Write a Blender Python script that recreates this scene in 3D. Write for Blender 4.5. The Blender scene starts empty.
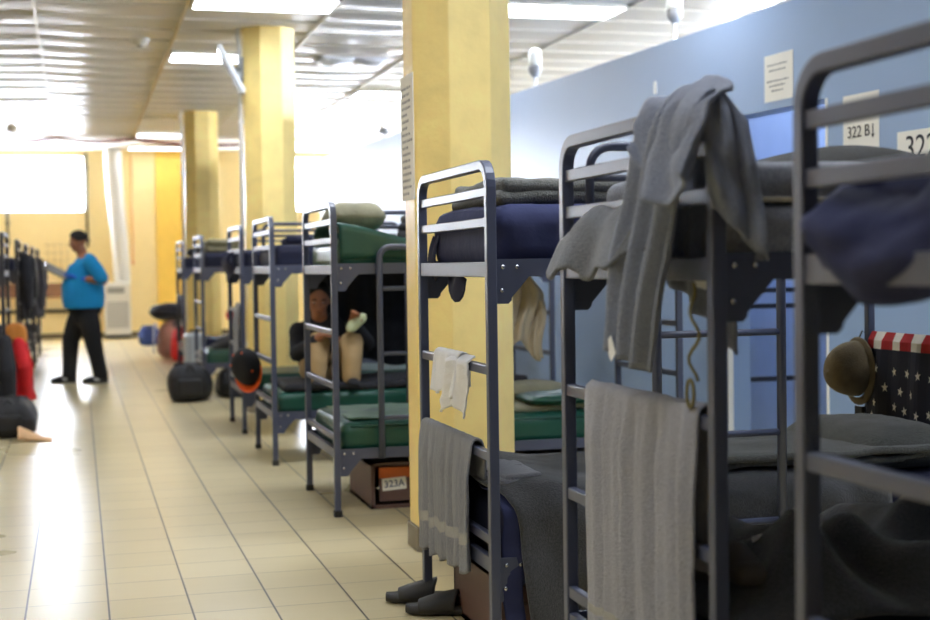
import bpy, bmesh, math, random
from mathutils import Vector, Matrix, noise
random.seed(4)
S = bpy.context.scene
COL = S.collection
PI = math.pi

# ------------------------------------------------------------------ materials
def lin(c):
    r = []
    for v in c:
        v = v / 255.0
        r.append(v / 12.92 if v <= .04045 else ((v + .055) / 1.055) ** 2.4)
    return (r[0], r[1], r[2], 1)

def mat(name, c, rough=.5, metal=0, spec=.5, var=0, vscale=8, bump=0, bscale=60, sheen=0, emit=None, coat=0, stretch=None):
    m = bpy.data.materials.new(name); m.use_nodes = True
    nt = m.node_tree; b = nt.nodes['Principled BSDF']
    b.inputs['Base Color'].default_value = lin(c)
    b.inputs['Roughness'].default_value = rough
    b.inputs['Metallic'].default_value = metal
    b.inputs['Specular IOR Level'].default_value = spec
    b.inputs['Sheen Weight'].default_value = sheen
    b.inputs['Coat Weight'].default_value = coat
    if emit:
        b.inputs['Emission Color'].default_value = lin(emit[0]); b.inputs['Emission Strength'].default_value = emit[1]
    tc = None
    if var or bump:
        tc = nt.nodes.new('ShaderNodeTexCoord')
        src = tc.outputs['Object']
        if stretch:
            mp = nt.nodes.new('ShaderNodeMapping'); mp.inputs['Scale'].default_value = stretch
            nt.links.new(src, mp.inputs['Vector']); src = mp.outputs['Vector']
    if var:
        n = nt.nodes.new('ShaderNodeTexNoise'); n.inputs['Scale'].default_value = vscale; n.inputs['Detail'].default_value = 5
        nt.links.new(src, n.inputs['Vector'])
        r = nt.nodes.new('ShaderNodeMapRange'); r.inputs['From Min'].default_value = .3; r.inputs['From Max'].default_value = .7
        r.inputs['To Min'].default_value = 1 - var; r.inputs['To Max'].default_value = 1 + var
        nt.links.new(n.outputs['Fac'], r.inputs['Value'])
        mx = nt.nodes.new('ShaderNodeVectorMath'); mx.operation = 'SCALE'
        mx.inputs[0].default_value = lin(c)[:3]
        nt.links.new(r.outputs['Result'], mx.inputs['Scale'])
        nt.links.new(mx.outputs['Vector'], b.inputs['Base Color'])
    if bump:
        n2 = nt.nodes.new('ShaderNodeTexNoise'); n2.inputs['Scale'].default_value = bscale; n2.inputs['Detail'].default_value = 4
        nt.links.new(src, n2.inputs['Vector'])
        bp = nt.nodes.new('ShaderNodeBump'); bp.inputs['Strength'].default_value = bump; bp.inputs['Distance'].default_value = .01
        nt.links.new(n2.outputs['Fac'], bp.inputs['Height']); nt.links.new(bp.outputs['Normal'], b.inputs['Normal'])
    return m

M = {}
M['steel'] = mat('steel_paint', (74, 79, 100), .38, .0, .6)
M['steel_backlit'] = mat('backlit_steel_paint', (38, 39, 46), .38, .0, .5)  # bed steel again, with the shade of backlit frames put into its colour
M['deck'] = mat('deck_steel', (46, 48, 54), .6)
M['bolt'] = mat('bolt_chrome', (190, 190, 195), .25, 1)
M['cap'] = mat('foot_plastic', (30, 30, 32), .5)
M['yellow'] = mat('pillar_paint', (255, 227, 146), .42, spec=.55, var=.07, vscale=7, bump=.2, bscale=30)
M['pillar_base'] = mat('pillar_base', (128, 120, 108), .5, var=.1)
M['blue'] = mat('wall_blue_paint', (142, 166, 201), .34, spec=.5, var=.02, vscale=1.5, bump=.05, bscale=18)
M['blue_room'] = mat('inner_blue_paint', (142, 164, 204), .5, var=.02)
M['cream'] = mat('cream_wall', (250, 228, 170), .6, var=.02)
M['gold'] = mat('gold_wall', (240, 200, 92), .6, var=.03)
M['plain'] = mat('plain_wall', (236, 230, 215), .7)
M['white'] = mat('white_plastic', (236, 236, 234), .4)
M['trim'] = mat('white_trim', (240, 240, 236), .4)
M['offwhite'] = mat('appliance_white', (228, 226, 218), .45)
M['grille'] = mat('grille_grey', (150, 150, 148), .5)
M['dark'] = mat('dark_plastic', (28, 28, 30), .4)
M['black'] = mat('black_plastic', (14, 14, 16), .35)
M['brown'] = mat('brown_metal', (98, 72, 66), .5, var=.05, vscale=10)
M['brown_wood'] = mat('brown_board', (120, 84, 62), .5, var=.1, vscale=6)
M['orange'] = mat('orange_plate', (214, 104, 38), .45, var=.12, vscale=9)
M['paper'] = mat('sign_paper', (236, 232, 222), .7)
M['ink'] = mat('sign_ink', (36, 34, 36), .7)
M['ink_grey'] = mat('faded_ink', (140, 138, 138), .7)
M['ink_blue'] = mat('grey_ink', (92, 102, 122), .7)
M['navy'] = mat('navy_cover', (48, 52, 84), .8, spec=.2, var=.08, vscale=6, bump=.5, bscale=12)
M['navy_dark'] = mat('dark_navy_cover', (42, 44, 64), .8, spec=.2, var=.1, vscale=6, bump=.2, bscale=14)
M['green'] = mat('green_vinyl', (26, 76, 62), .38, var=.08, vscale=5, bump=.25, bscale=9)
M['green_dull'] = mat('dull_green_vinyl', (96, 126, 100), .5, var=.06, vscale=5, bump=.2, bscale=9)
M['olive'] = mat('olive_fabric', (140, 136, 112), .85, var=.15, vscale=12, bump=.5, bscale=40)
M['wool'] = mat('grey_wool', (96, 98, 104), .95, var=.32, vscale=150, bump=.6, bscale=220, sheen=.3)
M['wool_lt'] = mat('light_grey_wool', (140, 143, 152), .95, var=.25, vscale=120, bump=.6, bscale=200, sheen=.3)
M['wool_ol'] = mat('olive_grey_wool', (98, 98, 92), .95, var=.28, vscale=120, bump=.6, bscale=180, sheen=.3)
M['wool_dk'] = mat('charcoal_wool', (60, 60, 61), .95, var=.4, vscale=170, bump=.6, bscale=220, sheen=.3)
M['seam'] = mat('seam_stitch', (168, 160, 140), .9)
M['towel_grey'] = mat('grey_terry', (138, 139, 146), .95, var=.15, vscale=160, bump=.9, bscale=260, sheen=.4)
M['towel_band'] = mat('grey_terry_band', (166, 164, 160), .9, var=.08, vscale=160)
M['towel_lt'] = mat('pale_grey_terry', (172, 172, 182), .95, var=.12, vscale=150, bump=.9, bscale=240, sheen=.4)
M['towel_blue'] = mat('blue_grey_terry', (142, 149, 168), .95, var=.12, vscale=150, bump=.9, bscale=240, sheen=.4)
M['towel_white'] = mat('white_terry', (246, 244, 244), .95, bump=.6, bscale=240, sheen=.3)
M['tag'] = mat('white_tag', (246, 246, 246), .7)
M['slide'] = mat('slide_foam', (46, 44, 42), .6, bump=.1, bscale=50)
M['flag_navy'] = mat('flag_navy', (24, 26, 46), .85)
M['flag_red'] = mat('flag_red', (178, 30, 36), .85)
M['flag_white'] = mat('flag_white', (236, 230, 220), .85)
M['hat'] = mat('brown_cap_cloth', (112, 98, 72), .9, var=.15, vscale=20, bump=.3, bscale=120)
M['capblack'] = mat('cap_black', (20, 18, 20), .85, bump=.3, bscale=80)
M['caporange'] = mat('cap_orange', (240, 96, 30), .7)
M['red'] = mat('red_cloth', (206, 26, 34), .8, var=.15, vscale=9, bump=.4, bscale=14)
M['bagblack'] = mat('black_nylon', (26, 26, 30), .6, var=.2, vscale=12, bump=.5, bscale=30)
M['darkcloth'] = mat('dark_cloth', (34, 34, 40), .85, var=.2, vscale=14, bump=.4, bscale=30)
M['tan'] = mat('tan_cloth', (226, 182, 136), .85, var=.12, vscale=10, bump=.4, bscale=30)
M['orangehood'] = mat('rust_cloth', (192, 122, 48), .85, var=.12, vscale=20)
M['rose'] = mat('rose_brown_cloth', (168, 124, 112), .8, var=.1, vscale=9)
M['suit'] = mat('grey_shell', (172, 178, 184), .35)
M['bluebag'] = mat('blue_cloth', (44, 62, 120), .8, var=.2, vscale=12)
M['creamcloth'] = mat('cream_cloth', (180, 168, 146), .9, var=.1, vscale=10, bump=.3, bscale=40)
M['palegreen'] = mat('pale_green_cloth', (196, 204, 164), .8, var=.08)
M['skin'] = mat('skin', (150, 98, 70), .55, var=.04, vscale=14)
M['hair'] = mat('black_hair', (20, 17, 17), .7, bump=.4, bscale=140)
M['eye'] = mat('eye_white', (190, 180, 172), .4)
M['lip'] = mat('lip', (120, 66, 56), .5)
M['shirt'] = mat('cyan_shirt', (14, 140, 200), .85, var=.08, vscale=8, bump=.3, bscale=14)
M['trouser'] = mat('black_trouser', (16, 16, 20), .85, var=.1, vscale=8, bump=.4, bscale=12)
M['khaki'] = mat('khaki_trouser', (172, 144, 102), .85, var=.1, vscale=8, bump=.3, bscale=14)
M['glove'] = mat('blue_glove', (44, 104, 214), .45)
M['shoe'] = mat('black_shoe', (15, 15, 18), .5)
M['shoewhite'] = mat('white_mark', (240, 240, 240), .5)
M['board'] = mat('clipboard_board', (96, 92, 88), .5)
M['cable_red'] = mat('red_cable', (96, 26, 26), .6)
M['cord_orange'] = mat('pale_orange_cord', (226, 170, 130), .6)
M['lanyard'] = mat('olive_cord', (128, 118, 74), .7)
M['wool_black'] = mat('dark_olive_wool', (40, 38, 32), .95, var=.3, vscale=140, bump=.6, bscale=200)
M['bulbglass'] = mat('milky_glass', (244, 244, 236), .25, spec=.5)
M['socket'] = mat('socket_grey', (150, 148, 146), .45)
M['screen'] = mat('tv_screen', (30, 62, 66), .12)
M['tvgrey'] = mat('tv_case', (196, 200, 202), .35)
M['diff_added'] = mat('added_lamp_diffuser', (255, 250, 232), .5, emit=((234, 242, 255), 8))  # weaker glow for the panels added out of view
M['diff_far'] = mat('lamp_diffuser_dim', (255, 250, 232), .5, emit=((240, 244, 255), 5))
M['diff'] = mat('lamp_diffuser', (255, 250, 232), .5, emit=((234, 242, 255), 19))
M['grid'] = mat('ceiling_grid', (226, 222, 210), .35)
M['gridtan'] = mat('ceiling_grid_tan', (206, 186, 140), .45)
M['vent'] = mat('white_sheet', (244, 246, 250), .3)
M['glass'] = mat('window_pane', (250, 252, 255), .1)
def glassmat():
    m = M['glass']; nt = m.node_tree
    t = nt.nodes.new('ShaderNodeBsdfTransparent'); g = nt.nodes.new('ShaderNodeBsdfGlossy'); g.inputs['Roughness'].default_value = .05
    x = nt.nodes.new('ShaderNodeMixShader'); x.inputs[0].default_value = .06
    nt.links.new(t.outputs[0], x.inputs[1]); nt.links.new(g.outputs[0], x.inputs[2])
    nt.links.new(x.outputs[0], nt.nodes['Material Output'].inputs['Surface'])
glassmat()

TW, TX, TY = .305846, -.22122, 5.65951
def floormat():
    m = bpy.data.materials.new('floor_tile'); m.use_nodes = True; nt = m.node_tree; N = nt.nodes; Lk = nt.links
    b = N['Principled BSDF']
    geo = N.new('ShaderNodeNewGeometry'); sep = N.new('ShaderNodeSeparateXYZ'); Lk.new(geo.outputs['Position'], sep.inputs[0])
    def math_(op, a, bb=None):
        n = N.new('ShaderNodeMath'); n.operation = op
        for i, v in enumerate((a, bb)):
            if v is None: continue
            if isinstance(v, (int, float)): n.inputs[i].default_value = v
            else: Lk.new(v, n.inputs[i])
        return n.outputs[0]
    def line(out, off, wid):
        u = math_('DIVIDE', math_('SUBTRACT', out, off), TW)
        fr = math_('FRACT', u)
        d = math_('MINIMUM', fr, math_('SUBTRACT', 1.0, fr))
        return math_('LESS_THAN', d, wid / TW / 2), math_('FLOOR', u)
    gx, ix = line(sep.outputs['X'], TX, .0075)
    gy, iy = line(sep.outputs['Y'], TY, .006)
    comb = N.new('ShaderNodeCombineXYZ'); Lk.new(ix, comb.inputs[0]); Lk.new(iy, comb.inputs[1])
    wn = N.new('ShaderNodeTexWhiteNoise'); wn.noise_dimensions = '3D'; Lk.new(comb.outputs[0], wn.inputs['Vector'])
    nz = N.new('ShaderNodeTexNoise'); nz.inputs['Scale'].default_value = 9; nz.inputs['Detail'].default_value = 5
    mp = N.new('ShaderNodeMapping'); mp.inputs['Scale'].default_value = (.5, 3, 1); Lk.new(geo.outputs['Position'], mp.inputs[0]); Lk.new(mp.outputs[0], nz.inputs['Vector'])
    f = math_('ADD', math_('MULTIPLY', wn.outputs['Value'], .5), math_('MULTIPLY', nz.outputs['Fac'], .5))
    rp = N.new('ShaderNodeMix'); rp.data_type = 'RGBA'; Lk.new(f, rp.inputs[0])
    rp.inputs[6].default_value = lin((206, 190, 148)); rp.inputs[7].default_value = lin((222, 207, 166))
    m1 = N.new('ShaderNodeMix'); m1.data_type = 'RGBA'; Lk.new(gy, m1.inputs[0]); Lk.new(rp.outputs[2], m1.inputs[6]); m1.inputs[7].default_value = lin((150, 136, 108))
    m2 = N.new('ShaderNodeMix'); m2.data_type = 'RGBA'; Lk.new(gx, m2.inputs[0]); Lk.new(m1.outputs[2], m2.inputs[6]); m2.inputs[7].default_value = lin((70, 62, 52))
    Lk.new(m2.outputs[2], b.inputs['Base Color'])
    n3 = N.new('ShaderNodeTexNoise'); n3.inputs['Scale'].default_value = .8; n3.inputs['Detail'].default_value = 4
    Lk.new(geo.outputs['Position'], n3.inputs['Vector'])
    mr = N.new('ShaderNodeMapRange'); Lk.new(n3.outputs['Fac'], mr.inputs['Value']); mr.inputs['To Min'].default_value = .26; mr.inputs['To Max'].default_value = .30
    Lk.new(mr.outputs['Result'], b.inputs['Roughness'])
    b.inputs['Specular IOR Level'].default_value = .5
    g = math_('MAXIMUM', gx, gy)
    bp = N.new('ShaderNodeBump'); bp.invert = True; bp.inputs['Strength'].default_value = .4; bp.inputs['Distance'].default_value = .003
    Lk.new(g, bp.inputs['Height']); Lk.new(bp.outputs[0], b.inputs['Normal'])
    return m
M['floor'] = floormat()
M['ceil'] = mat('ceiling_tile', (196, 192, 182), .30, spec=.5, var=.05, vscale=2)
M['ceil_hi'] = mat('ceiling_white', (244, 242, 236), .6)

# ------------------------------------------------------------------ object helpers
def tag(o, label=None, cat=None, group=None, kind=None):
    if label: o['label'] = label
    if cat: o['category'] = cat
    if group: o['group'] = group
    if kind: o['kind'] = kind
    return o

def empty(name, loc, rz=0, label=None, cat=None, group=None):
    o = bpy.data.objects.new(name, None); COL.objects.link(o)
    o.location = loc; o.rotation_euler = (0, 0, rz); o.empty_display_size = .1
    return tag(o, label, cat, group)

class MB:
    """collects geometry; every face remembers a material slot"""
    def __init__(s): s.v = []; s.f = []; s.m = []; s.sm = []
    def add(s, vs, fs, mi=0, smooth=False):
        b = len(s.v); s.v += [tuple(v) for v in vs]
        for f in fs:
            s.f.append(tuple(b + i for i in f)); s.m.append(mi); s.sm.append(smooth)
        return s
    def box(s, x0, x1, y0, y1, z0, z1, mi=0):
        vs = [(x, y, z) for x in (x0, x1) for y in (y0, y1) for z in (z0, z1)]
        return s.add(vs, [(0, 1, 3, 2), (4, 6, 7, 5), (0, 4, 5, 1), (2, 3, 7, 6), (0, 2, 6, 4), (1, 5, 7, 3)], mi)
    def obox(s, c, ax, ay, az, mi=0):
        c, ax, ay, az = map(Vector, (c, ax, ay, az))
        vs = [c + ax * i + ay * j + az * k for i in (-1, 1) for j in (-1, 1) for k in (-1, 1)]
        return s.add(vs, [(0, 1, 3, 2), (4, 6, 7, 5), (0, 4, 5, 1), (2, 3, 7, 6), (0, 2, 6, 4), (1, 5, 7, 3)], mi)
    def tube(s, pts, r, n=10, mi=0, up=(0, 0, 1), sq=False, cap=True, smooth=None):
        """r: number, list of numbers or list of (ra, rb)"""
        pts = [Vector(p) for p in pts]; k = len(pts)
        if not isinstance(r, (list, tuple)): r = [r] * k
        rings = []; ref = Vector(up)
        for i, p in enumerate(pts):
            t = (pts[min(i + 1, k - 1)] - pts[max(i - 1, 0)])
            t = t.normalized() if t.length > 1e-9 else Vector((0, 0, 1))
            a = ref - t * ref.dot(t)
            if a.length < 1e-3:
                a = Vector((1, 0, 0)) - t * t.x
                if a.length < 1e-3: a = Vector((0, 1, 0))
            a.normalize(); bb = t.cross(a); ref = a
            ra, rb = r[i] if isinstance(r[i], (tuple, list)) else (r[i], r[i])
            ring = []
            if sq:
                for (i1, j1) in ((-1, -1), (1, -1), (1, 1), (-1, 1)): ring.append(p + a * i1 * ra + bb * j1 * rb)
            else:
                for q in range(n):
                    w = 2 * PI * q / n; ring.append(p + a * math.cos(w) * ra + bb * math.sin(w) * rb)
            rings.append(ring)
        n = 4 if sq else n
        vs = [v for ring in rings for v in ring]; fs = []
        for i in range(k - 1):
            for q in range(n):
                fs.append((i * n + q, i * n + (q + 1) % n, (i + 1) * n + (q + 1) % n, (i + 1) * n + q))
        if cap:
            fs.append(tuple(range(n - 1, -1, -1))); fs.append(tuple((k - 1) * n + q for q in range(n)))
        return s.add(vs, fs, mi, (not sq) if smooth is None else smooth)
    def capsule(s, pts, r, n=12, up=(0, 0, 1), mi=0):
        """tapered limb with rounded ends"""
        pts = [Vector(p) for p in pts]
        r = list(r) if isinstance(r, (list, tuple)) else [r] * len(pts)
        def rr(v, f):
            return (v[0] * f, v[1] * f) if isinstance(v, (tuple, list)) else v * f
        def mn(v): return min(v) if isinstance(v, (tuple, list)) else v
        d0 = (pts[0] - pts[1]).normalized(); d1 = (pts[-1] - pts[-2]).normalized()
        P = []; R = []
        for a in (80, 55, 28): P.append(pts[0] + d0 * mn(r[0]) * math.sin(math.radians(a))); R.append(rr(r[0], math.cos(math.radians(a))))
        P += pts; R += r
        for a in (28, 55, 80): P.append(pts[-1] + d1 * mn(r[-1]) * math.sin(math.radians(a))); R.append(rr(r[-1], math.cos(math.radians(a))))
        return s.tube(P, R, n, mi, up)
    def ell(s, c, r, n=14, m=9, mi=0, rot=None):
        c = Vector(c); vs = []; fs = []
        for i in range(m + 1):
            t = PI * i / m
            for q in range(n):
                w = 2 * PI * q / n
                v = Vector((r[0] * math.sin(t) * math.cos(w), r[1] * math.sin(t) * math.sin(w), r[2] * math.cos(t)))
                if rot: v = rot @ v
                vs.append(c + v)
        for i in range(m):
            for q in range(n):
                fs.append((i * n + q, (i + 1) * n + q, (i + 1) * n + (q + 1) % n, i * n + (q + 1) % n))
        return s.add(vs, fs, mi, True)
    def lathe(s, c, prof, n=20, mi=0):
        c = Vector(c); vs = []; fs = []; k = len(prof)
        for (r, z) in prof:
            for q in range(n):
                w = 2 * PI * q / n; vs.append(c + Vector((r * math.cos(w), r * math.sin(w), z)))
        for i in range(k - 1):
            for q in range(n): fs.append((i * n + q, i * n + (q + 1) % n, (i + 1) * n + (q + 1) % n, (i + 1) * n + q))
        return s.add(vs, fs, mi, True)
    def prism(s, poly, ex, mi=0):
        """poly: list of 3D points (planar), ex: extrusion vector"""
        ex = Vector(ex); a = [Vector(p) for p in poly]; n = len(a)
        vs = a + [p + ex for p in a]
        fs = [tuple(range(n - 1, -1, -1)), tuple(range(n, 2 * n))] + [(i, (i + 1) % n, n + (i + 1) % n, n + i) for i in range(n)]
        return s.add(vs, fs, mi)
    def sheet(s, nu, nv, fn, mi=0):
        """open surface; mi number or function of (u, v)"""
        vs = [fn(i / nu, j / nv) for i in range(nu + 1) for j in range(nv + 1)]
        b = len(s.v); s.v += [tuple(v) for v in vs]
        for i in range(nu):
            for j in range(nv):
                s.f.append((b + i * (nv + 1) + j, b + (i + 1) * (nv + 1) + j, b + (i + 1) * (nv + 1) + j + 1, b + i * (nv + 1) + j + 1))
                s.m.append(mi((i + .5) / nu, (j + .5) / nv) if callable(mi) else mi); s.sm.append(True)
        return s
    def rbox(s, c, h, r, n=10, fn=None, mi=0, rot=None):
        """rounded, denser-at-the-edges box, centre c, half sizes h, corner radius r; fn displaces a point"""
        c = Vector(c); cache = {}; vs = []; fs = []
        nn = [max(4, int(n * hh / max(h)) + 4) for hh in h]
        def coords(hh, k):
            e = [-hh, -hh + r * .15, -hh + r * .5]
            inner = [(-hh + r) + (2 * hh - 2 * r) * i / k for i in range(k + 1)]
            return e + inner + [-a for a in e[::-1]]
        cs = [coords(h[i], nn[i]) for i in range(3)]
        def vid(p):
            key = (round(p[0], 5), round(p[1], 5), round(p[2], 5))
            if key not in cache:
                q = Vector([max(-h[i] + r, min(h[i] - r, p[i])) for i in range(3)])
                d = Vector(p) - q
                w = q + d.normalized() * r if d.length > 1e-9 else q
                if fn: w = Vector(fn(w))
                if rot: w = rot @ w
                cache[key] = len(vs); vs.append(c + w)
            return cache[key]
        for ax in range(3):
            u, v = (ax + 1) % 3, (ax + 2) % 3
            for sg in (-1, 1):
                for i in range(len(cs[u]) - 1):
                    for j in range(len(cs[v]) - 1):
                        q = []
                        for (a, b) in ((i, j), (i + 1, j), (i + 1, j + 1), (i, j + 1)):
                            p = [0, 0, 0]; p[ax] = sg * h[ax]; p[u] = cs[u][a]; p[v] = cs[v][b]; q.append(vid(p))
                        fs.append(tuple(q if sg > 0 else q[::-1]))
        return s.add(vs, fs, mi, True)
    def build(s, name, mats, parent=None, origin=None, bevel=0, solid=0, remesh=0, smooth=0, sub=0, rotz=0):
        if not isinstance(mats, (list, tuple)): mats = [mats]
        me = bpy.data.meshes.new(name)
        o_ = Vector(origin) if origin is not None else Vector((0, 0, 0))
        vs = [Vector(v) - o_ for v in s.v]
        if rotz:
            R = Matrix.Rotation(-rotz, 3, 'Z'); vs = [R @ v for v in vs]
        me.from_pydata([tuple(v) for v in vs], [], s.f)
        for m in mats: me.materials.append(m)
        for i, p in enumerate(me.polygons): p.material_index = s.m[i]; p.use_smooth = s.sm[i]
        me.update()
        o = bpy.data.objects.new(name, me); COL.objects.link(o)
        if origin is not None: o.location = o_
        if rotz: o.rotation_euler = (0, 0, rotz)
        if parent: o.parent = parent
        mods = False
        if solid:
            md = o.modifiers.new('s', 'SOLIDIFY'); md.thickness = solid; md.offset = 0; mods = True
        if remesh:
            md = o.modifiers.new('r', 'REMESH'); md.mode = 'VOXEL'; md.voxel_size = remesh; md.use_smooth_shade = True; mods = True
        if smooth:
            md = o.modifiers.new('sm', 'SMOOTH'); md.iterations = smooth; md.factor = .5; mods = True
        if bevel:
            md = o.modifiers.new('b', 'BEVEL'); md.width = bevel; md.segments = 2; md.limit_method = 'ANGLE'; md.angle_limit = .6; mods = True
        if sub:
            md = o.modifiers.new('u', 'SUBSURF'); md.levels = sub; md.render_levels = sub; mods = True
        if mods:
            dg = bpy.context.evaluated_depsgraph_get(); dg.update()
            m2 = bpy.data.meshes.new_from_object(o.evaluated_get(dg)); m2.name = name
            o.modifiers.clear(); o.data = m2
            if remesh:
                for p in m2.polygons: p.use_smooth = True
        return o

def kids(o): return [c for c in bpy.data.objects if c.parent == o]
KIDS = {}
def copy_tree(o, parent=None, children=None):
    c = o.copy(); COL.objects.link(c); c.parent = parent
    for ch in kids(o): copy_tree(ch, c)
    return c

def text_mesh(name, body, size, matw, mtl, parent, align='CENTER', bold=0):
    cu = bpy.data.curves.new(name, 'FONT'); cu.body = body; cu.size = size; cu.align_x = align; cu.align_y = 'CENTER'
    cu.extrude = .0006; cu.offset = bold
    t = bpy.data.objects.new(name, cu); COL.objects.link(t)
    dg = bpy.context.evaluated_depsgraph_get(); dg.update()
    me = bpy.data.meshes.new_from_object(t.evaluated_get(dg))
    bpy.data.objects.remove(t)
    me.transform(matw); me.materials.clear(); me.materials.append(mtl)
    o = bpy.data.objects.new(name, me); COL.objects.link(o); o.parent = parent
    if parent: o.matrix_parent_inverse = parent.matrix_basis.inverted()
    return o

def nz(x, y, z=0): return noise.noise(Vector((x, y, z)))
def fbm(x, y, z=0): return nz(x, y, z) + .5 * nz(2.1 * x, 2.1 * y, z + 3) + .25 * nz(4.3 * x, 4.3 * y, z + 7)
def sstep(a, b, x):
    t = max(0, min(1, (x - a) / (b - a))); return t * t * (3 - 2 * t)
def lerp_list(pts, u):
    """pts [(u, val)...]"""
    for (a, va), (b, vb) in zip(pts, pts[1:]):
        if u <= b:
            t = (u - a) / (b - a) if b > a else 0
            t = max(0, min(1, t)); t = t * t * (3 - 2 * t)
            if isinstance(va, (tuple, list)): return tuple(p + (q - p) * t for p, q in zip(va, vb))
            return va + (vb - va) * t
    return pts[-1][1]
def arc_path(pts, t):
    """point at fraction t of a polyline's length"""
    pts = [Vector(p) for p in pts]; L = [0]
    for a, b in zip(pts, pts[1:]): L.append(L[-1] + (b - a).length)
    d = t * L[-1]
    for i in range(len(pts) - 1):
        if d <= L[i + 1] + 1e-9:
            k = (d - L[i]) / max(1e-9, L[i + 1] - L[i]); return pts[i].lerp(pts[i + 1], k)
    return pts[-1]

# ------------------------------------------------------------------ camera
def set_camera():
    yaw, pitch, roll, f = .26850926, -.03197193, .01428496, 1402.78
    F = Vector((math.sin(yaw) * math.cos(pitch), math.cos(yaw) * math.cos(pitch), math.sin(pitch)))
    R = Vector((math.cos(yaw), -math.sin(yaw), 0)); U = R.cross(F)
    c, s = math.cos(roll), math.sin(roll)
    R2 = R * c - U * s; U2 = U * c + R * s
    cd = bpy.data.cameras.new('camera'); co = bpy.data.objects.new('camera', cd); COL.objects.link(co)
    mw = Matrix((R2, U2, -F)).transposed().to_4x4(); mw.translation = (0, 0, 1.30)
    co.matrix_world = mw
    cd.sensor_width = 36; cd.lens = f / 930 * 36; cd.clip_end = 200; cd.clip_start = .05
    cd.dof.use_dof = True; cd.dof.focus_distance = 4.75; cd.dof.aperture_fstop = 2.6
    S.camera = co
set_camera()

# ------------------------------------------------------------------ room shell
CEIL = 3.45
def wp(Y, off, z): # point on the blue partition: off = depth into the wall
    return Vector((4.30 - .0615 * Y + off * .9981, Y + off * .0614, z))
def structure(name, mb, mats, **k):
    o = mb.build(name, mats, **k); o['kind'] = 'structure'; return o

mb = MB(); mb.box(-5.6, 8.2, -4.2, 28.6, -.1, 0); structure('floor', mb, M['floor'])

def ceiling():
    mb = MB(); gx = [-.3 + 1.2 * k for k in range(-5, 9)]; y0, dy, ny = -4.5, .6, 47
    lampcells = set()
    for k in range(len(gx) - 1):
        for j in range(ny):
            x0, x1 = gx[k], gx[k + 1]; ya, yb = y0 + j * dy, y0 + (j + 1) * dy
            if yb > 23.6: continue
            sag = .010 + .014 * random.random(); tl = (random.random() - .5) * .012; t2 = (random.random() - .5) * .010
            def fn(u, v, x0=x0, x1=x1, ya=ya, yb=yb, sag=sag, tl=tl, t2=t2):
                s_ = 16 * u * (1 - u) * v * (1 - v) * .6 + .4 * 4 * v * (1 - v)
                return (x0 + (x1 - x0) * u, ya + (yb - ya) * v, CEIL - sag * s_ + tl * (v - .5) + t2 * (u - .5) + .004)
            mb.sheet(4, 4, fn)
    structure('ceiling', mb, M['ceil'])
    mb = MB(); mb.box(-5.6, 8.2, -4.2, 23.5, CEIL + .03, CEIL + .12); structure('ceiling', mb, M['plain'])
    mb = MB(); mb.box(-5.6, 8.2, 23.5, 28.4, 3.62, 3.75); mb.box(-5.6, 8.2, 23.5, 23.56, CEIL, 3.75); structure('ceiling', mb, M['ceil_hi'])
    n = 1
    for k, x in enumerate(gx):
        if x < -5.4 or x > 8: continue
        mb = MB(); mb.box(x - .014, x + .014, -4.2, 23.5, CEIL - .016, CEIL + .002)
        structure('trim_%d' % n, mb, M['gridtan'] if abs(x - .9) < .1 else M['grid']); n += 1
    mb = MB()
    for j in range(ny):
        y = y0 + j * dy
        if -4.2 < y < 23.5: mb.box(-5.6, 8.2, y - .010, y + .010, CEIL - .010, CEIL + .002)
    structure('trim_%d' % n, mb, M['grid'])
ceiling()

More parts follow.
